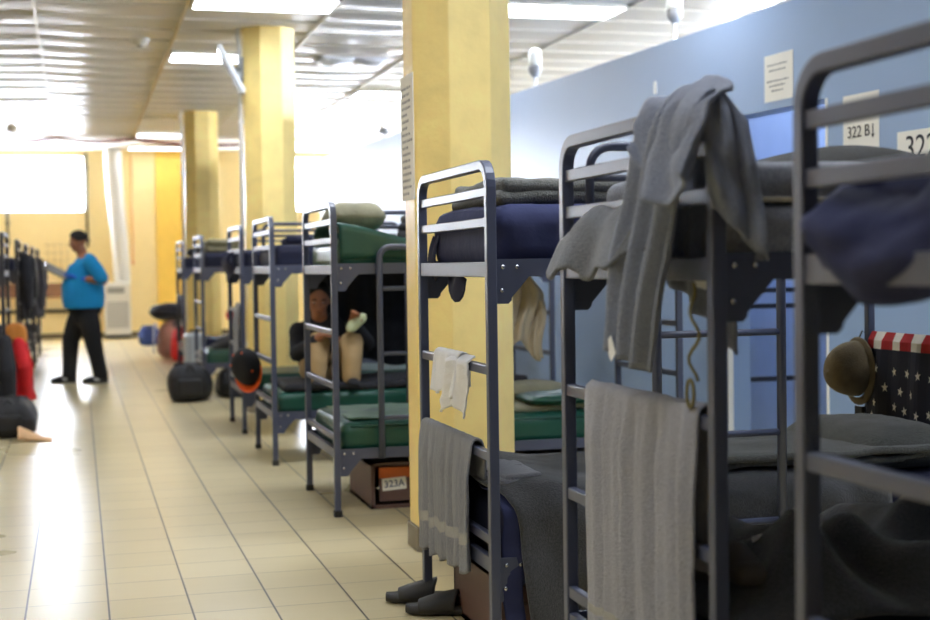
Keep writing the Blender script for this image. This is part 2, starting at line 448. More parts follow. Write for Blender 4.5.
def walls():
    # blue partition with its doorway
    Ya, Yb, Hd, Hw, T = 6.745, 7.84, 2.166, 2.75, .16
    mb = MB()
    def blk(a, b, z0, z1):
        vs = [wp(y, o, z) for y in (a, b) for o in (0, T) for z in (z0, z1)]
        mb.add(vs, [(0, 1, 3, 2), (4, 6, 7, 5), (0, 4, 5, 1), (2, 3, 7, 6), (0, 2, 6, 4), (1, 5, 7, 3)])
    blk(-4.2, Ya, 0, Hw); blk(Yb, 18.7, 0, Hw); blk(Ya, Yb, Hd, Hw)
    structure('wall_right', mb, M['blue'])
    # white door casing inside the opening
    mb = MB()
    for (a, b, rng) in ((Ya, Ya + .022, ((-.004, .03), (.125, .164))), (Yb - .022, Yb, ((-.004, .03),))):
        for (o0, o1) in rng:
            vs = [wp(y, o, z) for y in (a, b) for o in (o0, o1) for z in (0, Hd)]
            mb.add(vs, [(0, 1, 3, 2), (4, 6, 7, 5), (0, 4, 5, 1), (2, 3, 7, 6), (0, 2, 6, 4), (1, 5, 7, 3)])
    structure('door_1', mb, M['trim'])
    # room beyond the doorway
    mb = MB(); mb.box(4.75, 4.85, 4.9, 14.5, 0, 2.75); structure('wall_beyond', mb, M['blue_room'])
    # window wall at the far end
    y0, y1 = 28.0, 28.2; wx0, wx1, wz0, wz1 = -5.0, .17, 2.41, 3.52
    mb = MB()
    mb.box(-5.6, 8.2, y0, y1, 0, wz0); mb.box(-5.6, 8.2, y0, y1, wz1, 3.7)
    mb.box(-5.6, wx0, y0, y1, wz0, wz1); mb.box(wx1, 3.4, y0, y1, wz0, wz1); mb.box(7.6, 8.2, y0, y1, wz0, wz1)
    structure('wall_back', mb, M['cream'])
    mb = MB()
    for x in (wx0, -3.3, -1.75, wx1 - .04): mb.box(x, x + .04, y0 + .02, y0 + .08, wz0, wz1)
    mb.box(wx0, wx1, y0 + .02, y0 + .08, wz0, wz0 + .04); mb.box(wx0, wx1, y0 + .02, y0 + .08, wz1 - .04, wz1)
    w = structure('window_1', mb, M['trim'])
    mb = MB(); mb.box(wx0, wx1, y0 + .045, y0 + .05, wz0, wz1); mb.build('pane', M['glass'], w)
    mb = MB()
    for x in (3.4, 4.8, 6.2, 7.56): mb.box(x, x + .04, y0 + .02, y0 + .08, wz0, wz1)
    mb.box(3.4, 7.6, y0 + .02, y0 + .08, wz0, wz0 + .04); mb.box(3.4, 7.6, y0 + .02, y0 + .08, wz1 - .04, wz1)
    w = structure('window_2', mb, M['trim'])
    mb = MB(); mb.box(3.4, 7.6, y0 + .045, y0 + .05, wz0, wz1); mb.build('pane', M['glass'], w)
    mb = MB(); mb.box(1.49, 2.02, 27.9, 28, 0, 3.62); structure('trim_40', mb, M['gold'])
    mb = MB(); mb.box(1.02, 1.49, 27.97, 28, 0, 3.62); structure('trim_41', mb, M['cream'])
    mb = MB(); mb.box(-5.6, 8.2, 27.96, 28, 0, .1); structure('baseboard_back', mb, mat('baseboard_dark', (96, 84, 58), .5))
    mb = MB(); mb.box(-5.7, -5.6, -4.2, 28.2, 0, 3.75); structure('wall_left', mb, M['cream'])
    mb = MB(); mb.box(-5.6, 8.2, -4.3, -4.2, 0, 3.6); structure('wall_front', mb, M['plain'])
    mb = MB(); mb.box(8.2, 8.3, -4.3, 28.2, 0, 2.3); mb.box(8.2, 8.3, -4.3, 28.2, 3.2, 3.75); mb.box(8.2, 8.3, -4.3, 5, 2.3, 3.2); mb.box(8.2, 8.3, 17, 28.2, 2.3, 3.2); structure('wall_outer', mb, M['plain'])
    mb = MB()
    for y in (5, 8, 11, 14, 16.96): mb.box(8.22, 8.27, y, y + .04, 2.3, 3.2)
    mb.box(8.22, 8.27, 5, 17, 2.3, 2.34); mb.box(8.22, 8.27, 5, 17, 3.16, 3.2)
    w = structure('added_window_3', mb, M['trim'])  # unseen window, added to brighten the ceiling right of the partition
    mb = MB(); mb.box(8.24, 8.245, 5, 17, 2.3, 3.2); mb.build('pane', M['glass'], w)
    # brown ledge board on the far wall
    mb = MB(); mb.box(-3.2, .32, 27.72, 28, .80, 1.07)
    tag(mb.build('wall_board', M['brown_wood'], origin=(-1.4, 27.86, .8), bevel=.01), 'long brown board fixed along the far wall under the window', 'wall board')
    mb = MB(); mb.box(-3.2, .40, 27.9, 28, .50, .56)
    tag(mb.build('wall_rail', M['dark'], origin=(-1.4, 27.95, .5)), 'thin dark rail along the far wall below the brown board', 'wall rail')
    mb = MB()
    for x in (-.55, -.43, -.31, -.19): mb.tube([(x, 27.97, 1.28), (x, 27.97, 1.85)], .007, 6)
    for z in (1.35, 1.5, 1.65, 1.8): mb.tube([(-.62, 27.96, z), (-.12, 27.96, z)], .007, 6)
    tag(mb.build('hanging_wire_grid', M['gridtan'], origin=(-.37, 27.97, 1.28)), 'pale wire grid panel hanging on the cream wall below the window', 'wire grid')
    for i, (x, z0, z1, lb) in enumerate(((.19, 1.75, 3.55, 'thin dark vertical pipe beside the right edge of the far window'), (-1.27, 1.75, 2.5, 'thin dark vertical pipe below the far window near the left beds'))):
        mb = MB(); mb.tube([(x, 27.93, z0), (x, 27.93, z1)], .022, 8); mb.box(x - .04, x + .04, 27.93, 28, z0 + .1, z0 + .14); mb.box(x - .04, x + .04, 27.93, 28, z1 - .3, z1 - .26)
        tag(mb.build('wall_pipe', M['dark'], origin=(x, 27.95, z0)), lb, 'pipe', 'dark pipes on the far wall')
walls()

def pillar(cx, cy, top, lb):
    ap = .229; rr = ap / math.cos(PI / 8)
    poly = [(cx + rr * math.cos(PI / 8 + q * PI / 4), cy + rr * math.sin(PI / 8 + q * PI / 4), 0) for q in range(8)]
    mb = MB(); mb.prism(poly, (0, 0, top))
    o = mb.build('pillar', M['yellow'], origin=(cx, cy, 0), bevel=.006)
    o['kind'] = 'structure'; tag(o, lb, 'pillar', 'yellow octagonal pillars beside the aisle')
    r2 = rr + .014
    poly = [(r2 * math.cos(PI / 8 + q * PI / 4), r2 * math.sin(PI / 8 + q * PI / 4), 0) for q in range(8)]
    mb = MB(); mb.prism(poly, (0, 0, .11)); mb.build('base_trim', M['pillar_base'], o, bevel=.004)
    return o
P1 = pillar(1.70, 6.27, CEIL + .01, 'widest yellow pillar, behind the bunk with the small white towel')
P2 = pillar(1.69, 12.75, CEIL + .01, 'yellow pillar with the tilted screen mounted near its top')
P3 = pillar(1.66, 19.6, CEIL + .01, 'farthest and dullest yellow pillar, with a white conduit down its side')

# ------------------------------------------------------------------ ceiling fittings
def ceiling_light(x0, x1, y0, y1, z, lb):
    dm = M['diff_far'] if y1 > 22 else M['diff_added'] if x0 in (-.28, 2.12, 3.98) else M['diff']
    r = empty('ceiling_light', ((x0 + x1) / 2, (y0 + y1) / 2, z), 0, lb, 'ceiling light', 'fluorescent ceiling panels')
    hx, hy = (x1 - x0) / 2, (y1 - y0) / 2
    mb = MB()
    for a in ((-hx, hx, -hy, -hy + .025), (-hx, hx, hy - .025, hy), (-hx, -hx + .025, -hy, hy), (hx - .025, hx, -hy, hy)): mb.box(a[0], a[1], a[2], a[3], -.035, .0)
    mb.build('frame', M['grid'], r)
    mb = MB(); mb.box(-hx + .02, hx - .02, -hy + .02, hy - .02, -.03, -.005); mb.build('diffuser', dm, r)
    return r
for (x0, x1, y0, y1, z, lb) in (
    (.92, 2.08, 11.1, 11.68, CEIL, 'lit ceiling panel cut by the top of the photo, above and before the second pillar'),
    (3.32, 4.48, 10.95, 11.53, CEIL, 'lit ceiling panel over the blue partition by the standing bulbs'),
    (.92, 2.08, 14.1, 14.68, CEIL, 'lit ceiling panel behind the tilted screen of the second pillar'),
    (.92, 2.08, 22.5, 23.1, CEIL, 'lit ceiling panel behind the farthest pillar, at the end of the tiles'),
    (3.32, 4.48, 16.8, 17.4, CEIL, 'lit ceiling panel above the far end of the partition'),
    (.95, 2.05, 27.0, 27.6, 3.62, 'lit ceiling panel close to the far yellow wall'),
    (.92, 2.08, 7.5, 8.1, CEIL, 'ceiling panel above the green bunk'), (.92, 2.08, 3.9, 4.5, CEIL, 'ceiling panel above the navy bunk'),
    (3.32, 4.48, 7.5, 8.1, CEIL, 'ceiling panel above the doorway'),
    (3.32, 4.48, 3.9, 4.5, CEIL, 'ceiling panel by the near blue wall'), (3.98, 4.68, 8.2, 9.4, CEIL, 'added ceiling panel brightening the passage beyond the doorway'), (-.28, .88, 2.1, 2.7, CEIL, 'added ceiling panel brightening the aisle beside the nearest bunk'), (2.12, 3.28, 3.3, 3.9, CEIL, 'added ceiling panel above the navy bunk, brightening the widest pillar'),  # passage, aisle and inner bunk panels are unseen extras, added to brighten
    (-2.68, -1.52, 3.9, 4.5, CEIL, 'ceiling panel above the near left row'), (-2.68, -1.52, 9.9, 10.5, CEIL, 'ceiling panel above the middle of the left row'),
    (-2.68, -1.52, 15.9, 16.5, CEIL, 'ceiling panel above the far left row')):
    ceiling_light(x0, x1, y0, y1, z, lb)

def crumpled(x0, x1, y0, y1, lb):
    mb = MB()
    mb.sheet(14, 8, lambda u, v: (x0 + (x1 - x0) * u, y0 + (y1 - y0) * v, CEIL - .02 - .055 * abs(math.sin(PI * u * 1.5 + .5)) * math.sin(PI * v) + .01 * fbm(u * 4, v * 4)))
    tag(mb.build('ceiling_sheet', M['vent'], origin=((x0 + x1) / 2, (y0 + y1) / 2, CEIL - .02), solid=.006), lb, 'ceiling panel')
crumpled(2.42, 3.10, 14.12, 14.68, 'buckled white ceiling panel between the two front pillars')
def vent(x, y, lb):
    r = empty('smoke_detector', (x, y, CEIL), 0, lb, 'detector', 'round detectors on the ceiling')
    mb = MB(); mb.lathe((0, 0, 0), [(0, -.07), (.05, -.07), (.075, -.045), (.08, -.012), (.095, -.010), (.095, 0), (0, 0)], 18); mb.build('housing', M['offwhite'], r)
    mb = MB(); mb.lathe((0, 0, 0), [(0, -.085), (.025, -.08), (.03, -.065), (0, -.065)], 12); mb.build('sensor', M['grille'], r)
vent(.6, 13.42, 'small round detector on the ceiling tiles beyond the first lit panel')
vent(-.91, 22.1, 'small round detector at the far left end of the ceiling tiles')

# sagging cable across the end of the tiles
pts = []
hooks = [-5.0, -2.4, -.28, .9, 3.3]
for a, b in zip(hooks, hooks[1:]):
    for i in range(10):
        t = i / 10; pts.append((a + (b - a) * t, 23.38, CEIL - .03 - .10 * (b - a) / 2 * 4 * t * (1 - t) * .8))
pts.append((3.3, 23.38, CEIL - .03))
mb = MB(); mb.tube(pts, .028, 8)
tag(mb.build('hanging_cable', M['cable_red'], origin=(0, 23.38, CEIL - .1)), 'dark red cable sagging across the far end of the ceiling', 'cable')
mb = MB(); mb.tube([(1.03 + .01 * math.sin(k), 27.9, 3.5 - k * .2) for k in range(11)], .012, 6); mb.ell((1.03, 27.9, 1.45), (.03, .03, .05))
tag(mb.build('pull_cord', M['cord_orange'], origin=(1.03, 27.9, 1.45)), 'thin pale orange cord hanging down the far wall beside the white duct', 'cord')

# tilted screen on the second pillar
r = empty('wall_screen', (1.36, 12.7, 3.06), 0, 'thin tilted screen hung near the top of the second yellow pillar', 'screen')
tl = Vector((.197, 0, -.378)).normalized(); wd = Vector((.085, .99, .10)).normalized(); wd = (wd - tl * wd.dot(tl)).normalized(); nn = tl.cross(wd) * (1 if tl.cross(wd).x < 0 else -1)
mb = MB(); mb.obox((0, 0, 0), tl * .225, wd * .38, nn * .022); mb.build('case', M['tvgrey'], r, bevel=.008)
mb = MB(); mb.obox(nn * .024, tl * .20, wd * .355, nn * .003); mb.build('screen', M['screen'], r)
mb = MB(); mb.tube([-nn * .02, (.09, 0, .03)], .018, 8); mb.box(.082, .098, -.08, .08, -.09, .12); mb.build('bracket', M['grille'], r)

for (x, y, lb) in ((1.435, 12.72, 'white conduit running up the left side of the second pillar'), (1.405, 19.55, 'white conduit running up the left side of the farthest pillar')):
    mb = MB(); mb.tube([(x, y, .12), (x, y, 3.30), (x - .02, y, 3.38), (x, y, CEIL)], .018, 8)
    for z in (.6, 1.6, 2.6): mb.box(x - .024, x + .024, y - .03, y + .03, z, z + .03)
    tag(mb.build('conduit', M['white'], origin=(x, y, .12)), lb, 'conduit', 'conduits on the pillars')

def bulb(Y, z, lb):
    p = wp(Y, .05, 2.75)
    r = empty('standing_bulb', p, 0, lb, 'bulb lamp', 'bulbs standing on the partition')
    mb = MB(); mb.lathe((0, 0, 0), [(0, 0), (.04, 0), (.04, .012), (.013, .02), (.012, z - .02), (.02, z), (0, z)], 14); mb.build('stem', M['white'], r)
    mb = MB(); mb.lathe((0, 0, z - .01), [(0, 0), (.02, 0), (.045, .03), (.055, .05), (.055, .085), (.05, .095), (0, .095)], 18); mb.build('socket', M['socket'], r)
    mb = MB(); mb.lathe((0, 0, z + .085), [(0, 0), (.052, 0), (.055, .02), (.054, .10), (.046, .125), (.025, .142), (0, .146)], 18); mb.build('globe', M['bulbglass'], r)
bulb(11.05, .10, 'milky bulb standing on the blue partition beside the widest pillar')
bulb(8.58, .13, 'milky bulb standing on the partition above the draped towel, cut off at the top')
p = wp(15.78, .08, 2.75); r = empty('partition_light', p, 0, 'small dark dome fitting on the far end of the partition top', 'fitting')
mb = MB(); mb.lathe((0, 0, 0), [(0, 0), (.03, 0), (.03, .03), (.012, .04), (.012, .06), (.06, .065), (.07, .09), (.05, .13), (0, .14)], 14); mb.build('dome', M['grille'], r)
mb = MB(); mb.prism([wp(8.745, -.012, 2.43), wp(8.745, -.012, 2.50), wp(8.76, -.012, 2.515), wp(8.775, -.012, 2.50), wp(8.775, -.012, 2.43)], wp(0, .012, 0) - wp(0, 0, 0))
tag(mb.build('wall_hook', M['white'], origin=wp(8.76, 0, 2.44)), 'small white hook on the blue wall above the draped grey towel', 'hook')

# ------------------------------------------------------------------ wall signs
def wall_sign(Ya, Yb, z0, z1, lb):
    c = wp((Ya + Yb) / 2, -.003, z0)
    mb = MB(); vs = [wp(y, o, z) for y in (Yb, Ya) for o in (-.004, -.001) for z in (z0, z1)]
    mb.add(vs, [(0, 1, 3, 2), (4, 6, 7, 5), (0, 4, 5, 1), (2, 3, 7, 6), (0, 2, 6, 4), (1, 5, 7, 3)])
    return tag(mb.build('paper_sign', M['paper'], origin=c), lb, 'sign', 'paper signs on the blue wall')
def wall_mat(Y, z): # text frame on the wall
    p = wp(Y, -.006, z); ex = Vector((.0614, -.9981, 0)); ez = Vector((-.9981, -.0614, 0)); ey = Vector((0, 0, 1))
    m = Matrix((ex, ey, ez)).transposed().to_4x4(); m.translation = p; return m
def wall_quads(mb, segs):
    for (Ya, Yb, z0, z1) in segs: mb.add([wp(Ya, -.0055, z0), wp(Yb, -.0055, z0), wp(Yb, -.0055, z1), wp(Ya, -.0055, z1)], [(0, 1, 2, 3)])
def arrow(mb, Y, z, h, up):
    w = .017
    d = 1 if up else -1
    mb.add([wp(Y + .0045, -.0055, z - h / 2), wp(Y - .0045, -.0055, z - h / 2), wp(Y - .0045, -.0055, z + h / 2), wp(Y + .0045, -.0055, z + h / 2)], [(0, 1, 2, 3)])
    t = z + d * h / 2
    mb.add([wp(Y + w, -.0055, t - d * .022), wp(Y, -.0055, t + d * .004), wp(Y - w, -.0055, t - d * .022), wp(Y, -.0055, t - d * .012)], [(0, 1, 2, 3)])
s1 = wall_sign(7.08, 7.38, 2.21, 2.475, 'blank-edged white notice with small print above the doorway')
mb = MB(); rr_ = random.Random(3)
for (a, b, z) in ((7.345, 7.135, 2.415), (7.325, 7.155, 2.383), (7.35, 7.12, 2.323), (7.325, 7.16, 2.295), (7.30, 7.18, 2.267)):
    y = a
    while y > b:
        w = rr_.uniform(.012, .03); wall_quads(mb, [(y, max(b, y - w), z - .004, z + .004 + rr_.uniform(0, .003))]); y -= w + .008
o = mb.build('small_print', M['ink_grey'], s1); o.matrix_parent_inverse = s1.matrix_basis.inverted()
s2 = wall_sign(6.29, 6.60, 1.86, 2.155, 'white bunk number sign reading 322 A up and 322 B down')
text_mesh('number', '322 A', .085, wall_mat(6.462, 2.065), M['ink'], s2)
text_mesh('number', '322 B', .085, wall_mat(6.462, 1.958), M['ink'], s2)
mb = MB(); arrow(mb, 6.338, 2.065, .062, True); arrow(mb, 6.338, 1.955, .07, False)
o = mb.build('arrow', M['ink'], s2); o.matrix_parent_inverse = s2.matrix_basis.inverted()
s3 = wall_sign(5.72, 6.14, 1.60, 1.925, 'larger white sign reading 322, cut by the right edge of the photo')
text_mesh('number', '322', .165, wall_mat(5.955, 1.835), M['ink'], s3)

# notice on the left face of the widest pillar
mb = MB(); mb.box(1.462, 1.468, 6.15, 6.39, 1.60, 2.17)
sg = tag(mb.build('pillar_notice', M['paper'], origin=(1.465, 6.27, 1.66), bevel=.002), 'tall white notice with grey print on the left face of the widest pillar', 'sign')
mb = MB(); y = 0
for k in range(17):
    z = 2.11 - k * .03
    a = 6.37 - .02 * rr_.random(); e = 6.19 + .08 * rr_.random()
    while a > e:
        w = rr_.uniform(.012, .035); mb.add([(1.4612, a, z - .006), (1.4612, a - w, z - .006), (1.4612, a - w, z + .006), (1.4612, a, z + .006)], [(0, 1, 2, 3)]); a -= w + .01
o = mb.build('print', M['ink_grey'], sg); o.matrix_parent_inverse = sg.matrix_basis.inverted()

def wpart(mb, name, m, parent, **k):
    o = mb.build(name, m, None, **k); o.parent = parent; o.matrix_parent_inverse = parent.matrix_basis.inverted(); return o

# ------------------------------------------------------------------ bunk beds
BL, BW = 1.93, .46   # post to post length, half the width
PR = .0165           # half the post tube
def build_bed(label, group, bolts=True, dark=False):
    """origin: middle of the aisle end on the floor, bed runs along +x"""
    st = M['steel_backlit'] if dark else M['steel']
    r = empty('bunk_bed', (0, 0, 0), 0, label, 'bunk bed', group)
    H, R = 1.64 - PR, .075
    def arcpts(y0, y1, z, rad, n=6):
        s = 1 if y1 > y0 else -1; P = []
        for k in range(n + 1):
            a = PI * .5 * k / n; P.append((0, y0 + s * rad * (1 - math.cos(a)), z - rad + rad * math.sin(a)))
        return P
    for x, nm in ((0, 'hoop_frame'), (BL, 'hoop_frame')):
        mb = MB()
        a = arcpts(-BW, BW, H, R); b = [(0, -p[1], p[2]) for p in a][::-1]
        pts = [(0, -BW, .03)] + a + b + [(0, BW, .03)]
        mb.tube([(x, p[1], p[2]) for p in pts], PR, sq=True, up=(1, 0, 0))
        mb.build(nm, st, r, bevel=.004)
        for z in (1.535, 1.437):
            mb = MB(); mb.box(x - .010, x + .010, -BW + PR * .8, BW - PR * .8, z - .016, z + .016); mb.build('cross_bar', st, r, bevel=.003)
        for z in (1.285, .328):
            mb = MB(); mb.box(x - .012, x + .012, -BW + PR * .8, BW - PR * .8, z - .025, z + .025); mb.build('end_rail', st, r, bevel=.003)
        for z in (.96, .68, .41):
            mb = MB(); mb.box(x - .012, x + .012, -BW + PR * .8, BW - PR * .8, z - .016, z + .016); mb.build('rung', st, r, bevel=.004)
        for y in (-BW, BW):
            mb = MB(); mb.box(x - .021, x + .021, y - .021, y + .021, 0, .035); mb.build('foot_cap', M['cap'], r, bevel=.004)
    for (z0, z1) in ((1.262, 1.318), (.298, .352)):
        for y in (-BW, BW):
            mb = MB(); s = -1 if y > 0 else 1
            mb.box(PR, BL - PR, y - .004, y + .004, z0, z1); mb.box(PR, BL - PR, min(y, y + s * .03), max(y, y + s * .03), z0, z0 + .006)
            mb.build('side_rail', st, r)
            for e in (0, 1):
                sx = 1 if e == 0 else -1; x0 = PR if e == 0 else BL - PR
                P = [(0, .0), (.115, .0), (.10, -.018), (.052, -.072), (.050, -.082), (.040, -.092), (0, -.092)]
                mb = MB(); mb.prism([(x0 + sx * px, y - .005, z0 + .004 + pz) for px, pz in P], (0, .010, 0))
                g = mb.build('gusset', st, r)
                if bolts:
                    for (bx, bz) in ((.022, .030), (.07, .030), (.018, -.045)):
                        mb = MB(); yy = y - .005 if y < 0 else y + .005
                        mb.ell((x0 + sx * bx, yy, z0 + bz), (.0075, .005, .0075), 8, 6); mb.build('bolt', M['bolt'], g)
        mb = MB(); mb.box(.01, BL - .01, -BW + .006, BW - .006, z0 + .016, z0 + .022)
        for k in range(6): mb.box(.15 + k * .32, .18 + k * .32, -BW + .006, BW - .006, z0 - .002, z0 + .016)
        mb.build('bed_deck', M['deck'], r)
    return r

def add_guard(bed, x0, x1, side, st=None):
    st = st or M['steel']; y = side * (BW - .02)
    mb = MB(); z1, R = 1.615, .06
    P = [(x0, y, 1.27)] + [(x0 + R * (1 - math.cos(a)), y, z1 - R + R * math.sin(a)) for a in [PI / 2 * k / 5 for k in range(6)]]
    P += [(x1 - R * (1 - math.cos(a)), y, z1 - R + R * math.sin(a)) for a in [PI / 2 * k / 5 for k in range(5, -1, -1)]] + [(x1, y, 1.27)]
    mb.tube(P, .0125, 8, up=(0, 1, 0))
    g = mb.build('guard_rail', st, bed)
    mb = MB(); mb.tube([(x0, y, 1.53), (x1, y, 1.53)], .010, 8); mb.build('guard_bar', st, g)
    return g
def add_ladder(bed, x0, x1, side, rungs, zb, zt=1.40, st=None):
    st = st or M['steel']; y = side * (BW + .024); R = .06
    mb = MB()
    P = [(x0, y, zb)] + [(x0 + R * (1 - math.cos(a)), y, zt - R + R * math.sin(a)) for a in [PI / 2 * k / 5 for k in range(6)]]
    P += [(x1 - R * (1 - math.cos(a)), y, zt - R + R * math.sin(a)) for a in [PI / 2 * k / 5 for k in range(5, -1, -1)]] + [(x1, y, zb)]
    mb.tube(P, .0165, 10, up=(0, 1, 0))
    l = mb.build('ladder', st, bed)
    for z in rungs:
        mb = MB(); mb.tube([(x0, y, z), (x1, y, z)], .012, 8); mb.build('ladder_rung', st, l)
    return l

G_R = 'bunk beds in the row right of the aisle'
G_L = 'bunk beds in the row left of the aisle'
XA = 1.275
bed_specs = [ # Y centre, X end, label, bolts
    (1.68, 1.19, 'nearest grey bunk bed at the right edge, blurred, with a navy upper mattress', True),
    (3.125, XA, 'grey bunk bed with a towel draped over its corner post and a pale towel below', True),
    (4.775, XA, 'sharp grey bunk bed with a small white towel and a darker grey towel', True),
    (7.64, 1.275, 'grey bunk bed with green mattresses above the drawer box marked 323A', True),
    (9.66, 1.225, 'grey bunk bed with a black and orange cap hung on its rung', True),
    (11.52, 1.235, 'grey bunk bed with a long grey towel hanging down, behind the bunk with the cap', False),
    (14.73, 1.20, 'grey bunk bed standing over the black duffel bag', False),
    (17.45, 1.20, 'last grey bunk bed of the row, beside the grey suitcase', False)]
BED = []
proto = build_bed(bed_specs[0][2], G_R); proto_far = None
for i, (yc, xe, lb, bo) in enumerate(bed_specs):
    if i == 0: b = proto
    elif bo: b = copy_tree(proto)
    else:
        if proto_far is None: b = proto_far = build_bed(lb, G_R, bolts=False)
        else: b = copy_tree(proto_far)
    b.location = (xe, yc, 0); b['label'] = lb; BED.append(b)
add_guard(BED[1], .06, .52, 1); add_guard(BED[2], .3, 1.3, 1); add_guard(BED[3], .36, 1.36, 1); add_guard(BED[4], .06, 1.06, 1); add_guard(BED[5], .2, 1.2, 1)
add_ladder(BED[2], .56, 1.015, -1, (1.06, .72, .42), .36, 1.40)
add_ladder(BED[3], .235, .69, -1, (1.185, .845, .51), .30)
add_ladder(BED[4], .9, 1.36, -1, (1.185, .845, .51), .30)
left_specs = [(12.95, -.62, 'nearest bunk bed of the left row, behind the red jacket'), (15.85, -.62, 'second backlit bunk bed of the left row, beyond the red jacket'),
              (18.2, -.62, 'third backlit bunk bed of the left row'), (20.35, -.61, 'fourth backlit bunk bed of the left row, before the man with the clipboard'), (22.65, -.60, 'last backlit bunk bed of the left row')]
LBED = []
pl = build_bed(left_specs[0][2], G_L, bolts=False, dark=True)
for i, (yc, xe, lb) in enumerate(left_specs):
    b = pl if i == 0 else copy_tree(pl)
    b.location = (xe, yc, 0); b.rotation_euler = (0, 0, PI); b['label'] = lb; LBED.append(b)

# dark frame in the room beyond the doorway
r = empty('metal_rack', (4.18, 8.45, 0), 0, 'backlit metal rack frame standing in the bright room beyond the doorway', 'rack')
for x in (0, .5):
    for y in (0, .9):
        mb = MB(); mb.box(x - .018, x + .018, y - .018, y + .018, 0, 1.13); mb.build('post', M['steel_backlit'], r)
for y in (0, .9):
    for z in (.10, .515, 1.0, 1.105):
        mb = MB(); mb.box(0, .5, y - .012, y + .012, z - .016, z + .016); mb.build('bar', M['steel_backlit'], r)

# ------------------------------------------------------------------ mattresses
def mattress(x0, x1, yc, hw, z0, z1, m, lb, group='bunk mattresses', seed=0, wr=.006, r=.045, seam=False, end_bulge=0):
    c = ((x0 + x1) / 2, yc, (z0 + z1) / 2); h = ((x1 - x0) / 2, hw, (z1 - z0) / 2); r = min(r, h[2] * .8)
    def fn(p):
        k = fbm(p.x * 3 + seed, p.y * 3, p.z * 6 + seed) * wr
        w2 = math.sin(p.x * 26 + 5 * nz(p.x * 4, p.z * 9, seed)) * wr * .5 * (1 if abs(p.y) > h[1] - .05 else .2)
        d = Vector((0, 0, 1 if p.z > 0 else 0)) if abs(p.z) > h[2] - .02 else Vector((0, 1 if p.y > 0 else -1, 0))
        top = .012 * (1 - (p.y / h[1]) ** 2) if p.z > 0 else 0
        return (p.x, p.y + d.y * (k + w2), p.z + d.z * (k + top))
    mb = MB(); mb.rbox(c, h, r, 26, fn)
    o = mb.build('mattress', m, origin=(c[0], c[1], z0))
    tag(o, lb, 'mattress', group)
    if seam:
        mb = MB()
        for zz in (z0 + .02, z1 - .02):
            P = [(x0 + .05, yc - hw - .002, zz), (x1 - .05, yc - hw - .002, zz)]; mb.tube(P, .005, 6)
        wpart(mb, 'piping', m, o)
    return o
def bx(i, off): return BED[i].location.x + off
UZ, LZ = 1.288, .324
# nearest bunk
mattress(bx(0, .03), bx(0, 1.88), 1.68, .43, UZ, 1.43, M['navy'], 'navy upper mattress of the nearest bunk at the right edge', seed=1)
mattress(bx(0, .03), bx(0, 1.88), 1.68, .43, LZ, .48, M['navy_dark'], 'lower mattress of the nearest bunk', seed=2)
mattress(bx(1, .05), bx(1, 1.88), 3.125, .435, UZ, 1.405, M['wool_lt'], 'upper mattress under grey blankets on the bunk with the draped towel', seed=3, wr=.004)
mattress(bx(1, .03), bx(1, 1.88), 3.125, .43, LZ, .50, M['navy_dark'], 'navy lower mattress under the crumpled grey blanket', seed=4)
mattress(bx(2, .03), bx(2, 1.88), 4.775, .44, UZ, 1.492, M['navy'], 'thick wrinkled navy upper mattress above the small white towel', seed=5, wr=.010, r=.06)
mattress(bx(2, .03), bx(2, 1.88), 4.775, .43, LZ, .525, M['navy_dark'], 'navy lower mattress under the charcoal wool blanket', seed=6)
mattress(bx(3, .03), bx(3, 1.88), 7.64, .43, UZ, 1.44, M['green'], 'green vinyl upper mattress above the 323A drawer box', seed=7, wr=.010)
mattress(bx(3, .03), bx(3, 1.88), 7.64, .43, LZ, .485, M['green'], 'green vinyl lower mattress above the 323A drawer box', seed=8, seam=True)
mattress(bx(4, .03), bx(4, 1.88), 9.66, .43, UZ, 1.445, M['navy_dark'], 'dark navy upper mattress of the bunk with the cap', seed=9)
mattress(bx(4, .03), bx(4, 1.88), 9.66, .43, LZ, .47, M['green'], 'green lower mattress under the seated person', seed=10)
mattress(bx(5, .03), bx(5, 1.88), 11.52, .43, UZ, 1.44, M['navy_dark'], 'dark upper mattress with a sheet hanging over its end', seed=11)
mattress(bx(5, .03), bx(5, 1.88), 11.52, .43, LZ, .46, M['green'], 'green lower mattress behind the long grey towel', seed=12)
mattress(bx(6, .03), bx(6, 1.88), 14.73, .43, UZ, 1.46, M['navy_dark'], 'dark blue upper mattress under an olive bedroll', seed=13)
mattress(bx(6, .03), bx(6, 1.88), 14.73, .43, LZ, .47, M['green'], 'green lower mattress above the black duffel bag', seed=14)
mattress(bx(7, .03), bx(7, 1.86), 17.45, .43, UZ, 1.43, M['navy_dark'], 'upper mattress of the last bunk of the right row', seed=15)
mattress(bx(7, .03), bx(7, 1.86), 17.45, .43, LZ, .46, M['navy_dark'], 'lower mattress of the last bunk of the right row', seed=16)
for i, (yc, xe, lb) in enumerate(left_specs):
    w = ('nearest', 'second', 'third', 'fourth', 'last')[i]
    mattress(xe - 1.88, xe - .03, yc, .43, UZ, 1.44, M['navy_dark'], 'dark upper mattress of the %s left bunk' % w, seed=20 + i)
    mattress(xe - 1.88, xe - .03, yc, .43, LZ, .48, M['bluebag'] if i < 2 else M['navy_dark'], '%s lower mattress of the %s left bunk' % ('blue' if i < 2 else 'dark', w), seed=30 + i)

